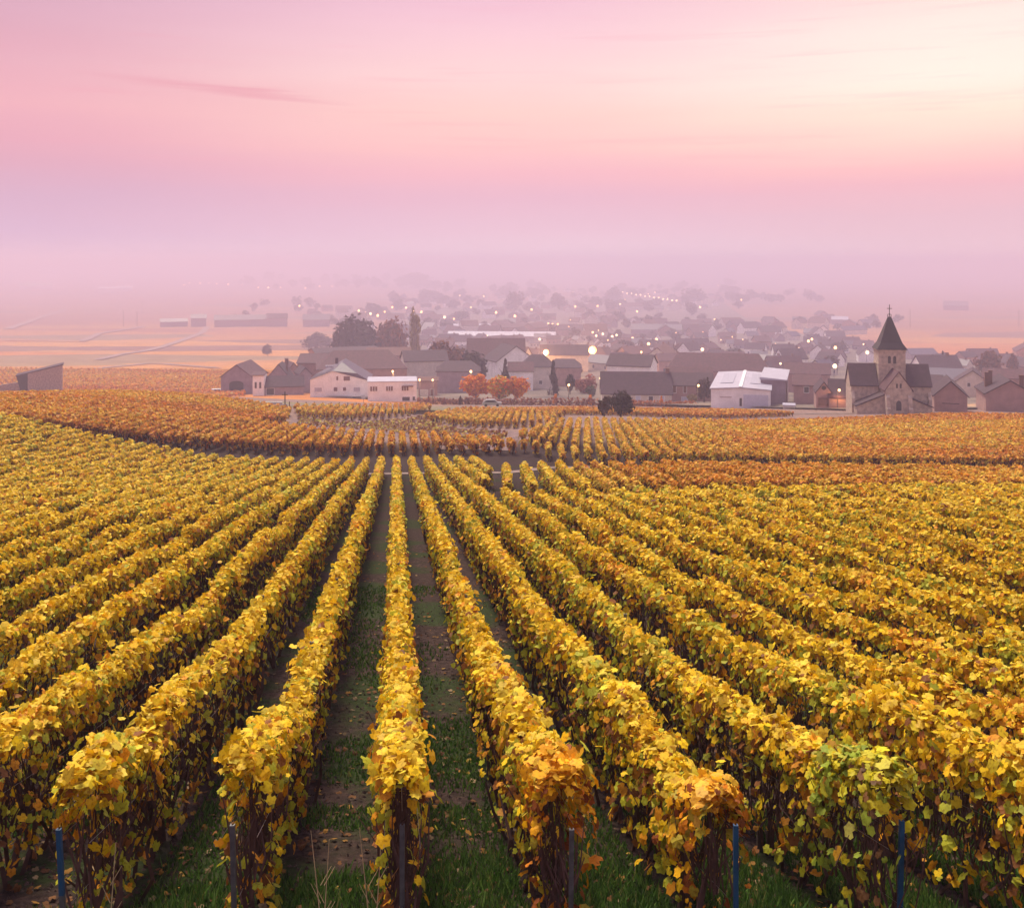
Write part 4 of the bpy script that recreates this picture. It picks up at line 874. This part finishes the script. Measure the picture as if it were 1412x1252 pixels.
tree(1300, 524, 14, 34, 'brown', 'cone', 'tall faint tree right of the church roof', None, 1300, .05, d=430); tree(1366, 520, 34, 38, 'russet', 'round', 'faint broad tree above the pale lilac house', None, 1300, .1, d=400); tree(1397, 512, 18, 28, 'russet', 'round', 'faint tree at the right picture edge', None, 1300, .1, d=420)
tree(573, 398, 44, 22, 'brown', 'dense', 'largest faint tree clump far off at the edge of the mist', None, 1300, .03); tree(632, 381, 22, 13, 'brown', 'dense', 'small isolated faint tree clump highest in the mist', None, 420, .03); tree(552, 384, 26, 16, 'brown', 'dense', 'faint tree clump behind the largest far clump', None, 420, .03)
tree(709, 430, 28, 28, 'brown', 'dense', 'round misty tree in the middle distance, left of two', None, 420, .05); tree(771, 428, 28, 26, 'brown', 'round', 'round misty tree in the middle distance, right of two', None, 420, .05); tree(847, 417, 20, 22, 'brown', 'dense', 'misty tree just below the string of far lamps', None, 420, .05); tree(958, 418, 38, 20, 'brown', 'dense', 'broad misty tree clump right of the string of far lamps', None, 420, .05)
tree(823, 424, 24, 16, 'brown', 'round', 'low misty tree left of the one below the far lamps', None, 420, .05)
grp_t = [((600, 1000, 482, 530), 20, 'russet', 1300, (14, 22), 'misty garden tree among the village roofs', 'garden trees among the village roofs'),
         ((1000, 1210, 480, 520), 9, 'brown', 1300, (14, 20), 'misty garden tree between the hall and the church', 'garden trees left of the church'),
         ((480, 1000, 428, 476), 72, 'brown', 420, (8, 17), 'faint tree in the mist among the middle village houses', 'faint trees among the middle houses'),
         ((540, 1020, 396, 428), 84, 'brown', 420, (7, 15), 'very faint tree among the furthest village lights', 'very faint trees at the far end of the village'),
         ((1000, 1130, 405, 420), 18, 'brown', 160, (7, 15), 'very faint tree in the far line right of the village', 'faint line of trees right of the village'),
         ((1060, 1240, 444, 456), 12, 'brown', 420, (9, 14), 'faint hedgerow tree left of the spire', 'hedgerow trees left of the spire'),
         ((250, 480, 440, 452), 8, 'brown', 420, (9, 14), 'faint tree beside the hazy farm', 'trees beside the hazy farm'),
         ((350, 470, 420, 430), 6, 'brown', 160, (10, 16), 'very faint tree beyond the hazy farm', 'faint trees beyond the farm'),
         ((300, 560, 386, 400), 26, 'brown', 160, (7, 15), 'barely visible tree beside the far left lamps', 'trees by the far left lamps')]
for (x0, x1, y0, y1), cnt, kd, ld, (a_, b_), lb, gr in grp_t:
    for i in range(cnt):
        px_, py_ = random.uniform(x0, x1), random.uniform(y0, y1); s_ = random.uniform(a_, b_); tree(px_, py_, s_*random.uniform(.9, 1.5), s_, random.choice([kd, 'brown', 'dark']) if ld == 1300 else kd, random.choice(['round', 'dense', 'round']), lb, gr, ld, .08)

# hedge along the lane
HM = leafmat('hedge_leaf', .2, .8)
def hedge(pix, h, wd, label, cols):
    P = np.array([at(*p)[:2] for p in pix]); parts = []
    for a_, b_ in zip(P[:-1], P[1:]):
        n = int(np.linalg.norm(b_-a_)*26); q = a_+(b_-a_)*rng.random((n, 1)); q = q+rng.normal(0, wd*.3, (n, 2)); zz = G(q[:, 0], q[:, 1])+h*rng.random(n)*(1+.15*n1(q[:, 0], 5, .5))
        parts.append(place_leaves(np.c_[q, zz], rng.normal(0, .6, (n, 3))+np.array([0, -.4, .6]), rng.uniform(.3, .6, n), np.array(cols)[rng.integers(0, len(cols), n)], T_LOW, F_LOW))
    v, f, c_ = merge(parts); o = link('hedge', npmesh('hedge', v, f, HM, c_)); tag(o, label, 'hedge')
hedge([(577, 557), (640, 558), (720, 559), (825, 560)], 1.6, 1.2, 'reddish-brown clipped hedge running behind the orange trees', [(.28, .11, .07), (.2, .08, .06), (.34, .15, .08)])
hedge([(862, 560), (915, 561), (956, 561)], 1.3, 1.2, 'orange-brown hedge in front of the longhouse', [(.45, .17, .07), (.34, .13, .06)])

# ------------------------------------------------------------------ lamps
def lamp_meshes(r, glow, h=6):
    mb = MB(); mb.tube([(0, 0, -.2), (0, 0, h)], [.09, .06], 6); mb.tube([(0, 0, h), (0, -.5, h+.25), (0, -1.0, h+.25)], .05, 5)
    hb = MB(); hb.ball((0, -1.0, h+.05), r, 0)
    return mb.mesh('pole', STEEL), hb.mesh('lamp_head', glow, True)
_lm = {}
def lamp(px, py, label, group=None, kind='warm', r=.4, h=6, d=None, py_is_head=True, light=0):
    glow = {'warm': LAMP, 'white': LAMPW, 'strong': LAMPB}[kind]
    if d is None: x, y, z = at(px, py+14 if py < 470 else py+22) if py_is_head else at(px, py)
    else: y = d; x = (px-CX)/F*y; z = float(G(x, y))
    if py_is_head: hh_ = CZ-(py-HY)/F*y-z; hh_ = max(3.0, min(hh_, 11)) if d is None else max(2.5, hh_)
    else: hh_ = h
    r = r*(.72 if r < .8 else 1.05); key = (kind, round(r, 2), round(hh_*2)/2)
    if key not in _lm: _lm[key] = lamp_meshes(r, glow, round(hh_*2)/2)
    o = empty('street_lamp', (x, y, z), 0, label, 'street lamp', group); link('pole', _lm[key][0], o); link('lamp_head', _lm[key][1], o)
    if light:
        ld_ = bpy.data.lights.new('lamp_light', 'POINT'); ld_.energy = light; ld_.color = (1, .5, .18); ld_.shadow_soft_size = .3; lo = bpy.data.objects.new('lamp_light', ld_); COL.objects.link(lo); lo.parent = o; lo.location = (0, -1.0, hh_-.9)
    return o
lamp(501, 515, 'orange street lamp above the roof of the white house', r=.45, d=300, light=900); lamp(542, 512, 'orange street lamp above the white annexe', r=.45, d=300, light=1500)
lamp(579, 523, 'orange street lamp just right of the white annexe', r=.4, d=285, light=700); lamp(597, 525, 'tall street lamp left of the small red shrubs', r=.35, d=252, light=400); lamp(649.5, 511, 'orange lamp shining over the left orange tree', r=.5, d=290, light=400)
lamp(784, 530, 'lane lamp right of the tall conifer', r=.42, d=252, light=300); lamp(962, 531, 'orange lamp on the wall left of the white hall', r=.38, d=238, light=300); lamp(1155, 539, 'orange lamp in front of the dark roofed wing by the church', r=.38, d=205, light=300)
lamp(827, 521, 'paler lamp, left of two close together by the longhouse', kind='white', r=.4, d=310); lamp(837, 523, 'yellowish lamp, right of two close together by the longhouse', r=.4, d=310)
lamp(884, 486, 'orange lamp above the house with the white gable end', r=.7, d=520, light=800); lamp(979, 519, 'small lamp at the end of the brown roof beside the hall', r=.3, d=280)
# floodlights
for (px_, py_, d_, e_, r_, lb) in ((817, 483, 520, 60000, 2.1, 'very bright orange floodlight, right of the two in the village'), (753, 486, 445, 60000, 1.3, 'bright orange floodlight, left of the two in the village'), (1328, 541, 236, 2500, .45, 'bright orange lamp between the houses right of the church'), (1363, 537, 240, 2500, .4, 'bright orange lamp nearest the house at the right edge')):
    y = d_; x = (px_-CX)/F*y; z = float(G(x, y)); hh_ = CZ-(py_-HY)/F*y-z
    o = empty('floodlight', (x, y, z), 0, lb, 'floodlight'); MB().tube([(0, 0, -.2), (0, 0, hh_)], .12, 6).build('pole', STEEL, o); hb = MB(); hb.ball((0, 0, hh_), r_); hb.box(-r_*.6, r_*.6, r_*.7, r_*.9, hh_-r_*.4, hh_+r_*.4); hb.build('lamp_head', LAMPB, o, True)
    ld_ = bpy.data.lights.new('lamp_light', 'POINT'); ld_.energy = e_; ld_.color = (1, .48, .15); ld_.shadow_soft_size = r_; lo = bpy.data.objects.new('lamp_light', ld_); COL.objects.link(lo); lo.parent = o; lo.location = (-1.5, -r_-1.2, hh_-.5)
far = [((254, 384), (262, 381), (276, 381), (288, 382), (299, 382), (315, 383), (334, 383), (356, 388), (370, 388), (387, 388), (421, 389), (441, 386), (458, 386))]
for i, (a_, b_) in enumerate(far[0]): lamp(a_, b_, 'tiny pale lamp in the row of lights far off at left', 'row of far lights at left', 'white', 1.6+.5*(i % 3), 8)
for i in range(15): lamp(846+i*6.2, 393+i*1.15+(i % 2), 'tiny pale lamp in the slanting string of far lights', 'slanting string of far lights', 'white', 1.7, 8)
lst = [(413, 418, 'warm'), (541, 420, 'warm'), (495, 426, 'warm'), (504, 430, 'white'), (511, 431, 'white'), (521, 434, 'warm'), (560, 421, 'white'), (581, 428, 'warm'), (602, 434, 'warm'), (613, 437, 'white'), (626, 440, 'warm'), (634, 401, 'white'), (667, 402, 'warm'), (684, 429, 'warm'), (710, 435, 'warm'), (733, 424, 'warm'), (756, 446, 'warm'), (762, 447, 'warm'), (769, 447, 'warm'), (793, 419, 'warm'), (824, 418, 'warm'), (790, 396, 'white'), (654, 443, 'white'), (817, 458, 'warm'), (822, 463, 'white'), (831, 461, 'white'), (844, 464, 'white'), (850, 462, 'white'), (872, 466, 'white'), (894, 474, 'warm'), (905, 468, 'warm'), (937, 385, 'white'), (990, 384, 'white'), (995, 385, 'white'), (1114, 470, 'warm'), (1119, 468, 'warm'), (1101, 481, 'white'), (1150, 504, 'white'), (1151, 480, 'warm'), (1195, 486, 'white'), (965, 420, 'white'), (855, 415, 'white'), (903, 396, 'white'), (1022, 408, 'warm'), (570, 427, 'white'), (744, 468, 'white'), (968, 482, 'white'), (985, 440, 'white')]
for a_, b_, kd in lst:
    lamp(a_, b_, ('small orange' if kd == 'warm' else 'small pale')+' lamp scattered in the misty village', 'small '+('orange' if kd == 'warm' else 'pale')+' village lamps', kind=kd, r=1.5 if b_ < 440 else .85)

lr = random.Random(5)
for i in range(26):
    a_, b_ = (lr.uniform(520, 1010), lr.uniform(392, 478)) if i < 20 else (lr.uniform(1000, 1200), lr.uniform(455, 510)); kd = lr.choice(['warm', 'white'])
    lamp(a_, b_, ('small orange' if kd == 'warm' else 'small pale')+' lamp scattered in the misty village', 'small '+('orange' if kd == 'warm' else 'pale')+' village lamps', kind=kd, r=1.15 if b_ < 440 else .62)
# ------------------------------------------------------------------ small things
def vehicle(px, py, label, m, L_=4.3, H_=1.5, van=False, turn=0, name='parked_car'):
    x, y, z = at(px, py); r = empty(name, (x, y, z), -math.atan2(x, y)+R(turn), label, 'van' if van else 'car')
    pts = [(-L_/2, .35), (L_/2, .35), (L_/2, .85), (L_*.3 if not van else L_*.36, .95), (L_*.15 if not van else L_*.25, H_), (-L_*.3 if not van else -L_/2+.05, H_), (-L_*.45 if not van else -L_/2, .95 if not van else H_-.3)]
    MB().prism(pts, 'y', 0, 1.7).build('body', m, r)
    MB().prism([(L_*.27, .98), (L_*.14, H_-.08), (-L_*.25, H_-.08), (-L_*.38, .98)], 'y', -.01, 1.71).build('windows', GLASS, r)
    for q in (-.3, .3):
        for yy in (-.02, 1.52): MB().prism([(q*L_+.32*math.cos(a_), .32+.32*math.sin(a_)) for a_ in np.linspace(0, 2*math.pi, 15)[:-1]], 'y', yy, yy+.2).build('wheel', TYRE, r)
vehicle(300, 544.5, 'small white van parked left of the grey barn', CARW, 3.6, 1.7, True, name='parked_van'); vehicle(678, 561, 'silver car parked in front of the orange trees', CARG)
x, y, z = at(393, 560); o = MB().box(-.08, .08, -.07, .07, -.3, 2.5).box(-.5, .5, -.06, .06, 1.85, 2.0).box(-.3, .3, -.3, .3, -.3, .25).build('wayside_cross', DARKG); o.location = (x, y, z); tag(o, 'dark wayside cross in the vines before the white house', 'cross')
for i in range(5):
    x, y, z = at(352+i*8.2, 563); o = MB().box(-.52, .52, -.2, .2, -.2, .95).box(-.56, .56, -.24, .24, .95, 1.02).build('pale_block', CONC); o.location = (x, y, z); tag(o, 'pale concrete block, ' + ['leftmost', 'second from left', 'middle one', 'second from right', 'rightmost'][i]+' of the five beside the wayside cross', 'block', 'pale blocks by the cross')
for i in range(15):
    x, y, z = at(399+i*11.5, 564); o = MB().tube([(0, 0, -.2), (.02, 0, 1.2)], [.09, .08], 6).build('fence_post', WOODP); o.location = (x, y, z); tag(o, 'short wooden post in the line right of the wayside cross', 'fence post', 'wooden posts in line by the cross')
x, y, z = at(501, 556); r = empty('sign', (x, y, z), .2, 'small pale board on a post before the white house', 'sign'); MB().tube([(0, 0, -.2), (0, 0, 1.2)], .05, 5).build('post', STEEL, r); MB().box(-.45, .45, -.06, -.02, 1.0, 1.9).build('board', CONC, r)
for i, (a_, b_, hh_) in enumerate(((170, 451, 23), (189, 451, 21), (1255, 452, 26), (1405, 452, 24), (1292, 425, 18), (196, 434, 18))):
    x, y, z = at(a_, b_); k = y/F; r = empty('utility_pole', (x, y, z), 0, ['left of the two thin utility poles by the far lane', 'right of the two thin utility poles by the far lane', 'thin utility pole just right of the spire', 'thin utility pole at the right edge of the hazy fields', 'faint utility pole above the lone far farm', 'faint utility pole beyond the two by the lane'][i], 'utility pole')
    MB().tube([(0, 0, -.3), (0, 0, hh_*k)], [.28, .2], 6).build('pole', WOODP, r); MB().box(-1.2, 1.2, -.1, .1, hh_*k*.92, hh_*k*.92+.25).build('crossarm', WOODP, r)

# ------------------------------------------------------------------ haze over the valley
hb = MB().box(-15000, 15000, -120, 17000, -8, CZ+14).build('haze', None) if False else None
mb = MB(); mb.box(-15000, 15000, -120, 17000, -12, CZ+14)
hm = bpy.data.materials.new('haze_air'); hm.use_nodes = True; ht = hm.node_tree; ht.nodes.clear()
pv = N(ht, 'ShaderNodeVolumePrincipled'); pv.inputs['Density'].default_value = HAZE_DENSITY; pv.inputs['Color'].default_value = HAZE_COLOR+(1,); pv.inputs['Anisotropy'].default_value = .2
ho = N(ht, 'ShaderNodeOutputMaterial'); L(ht, pv.outputs[0], ho.inputs['Volume'])
hz = mb.build('haze', hm); hz['kind'] = 'stuff'; hz['label'] = 'pink morning haze lying over the whole valley'
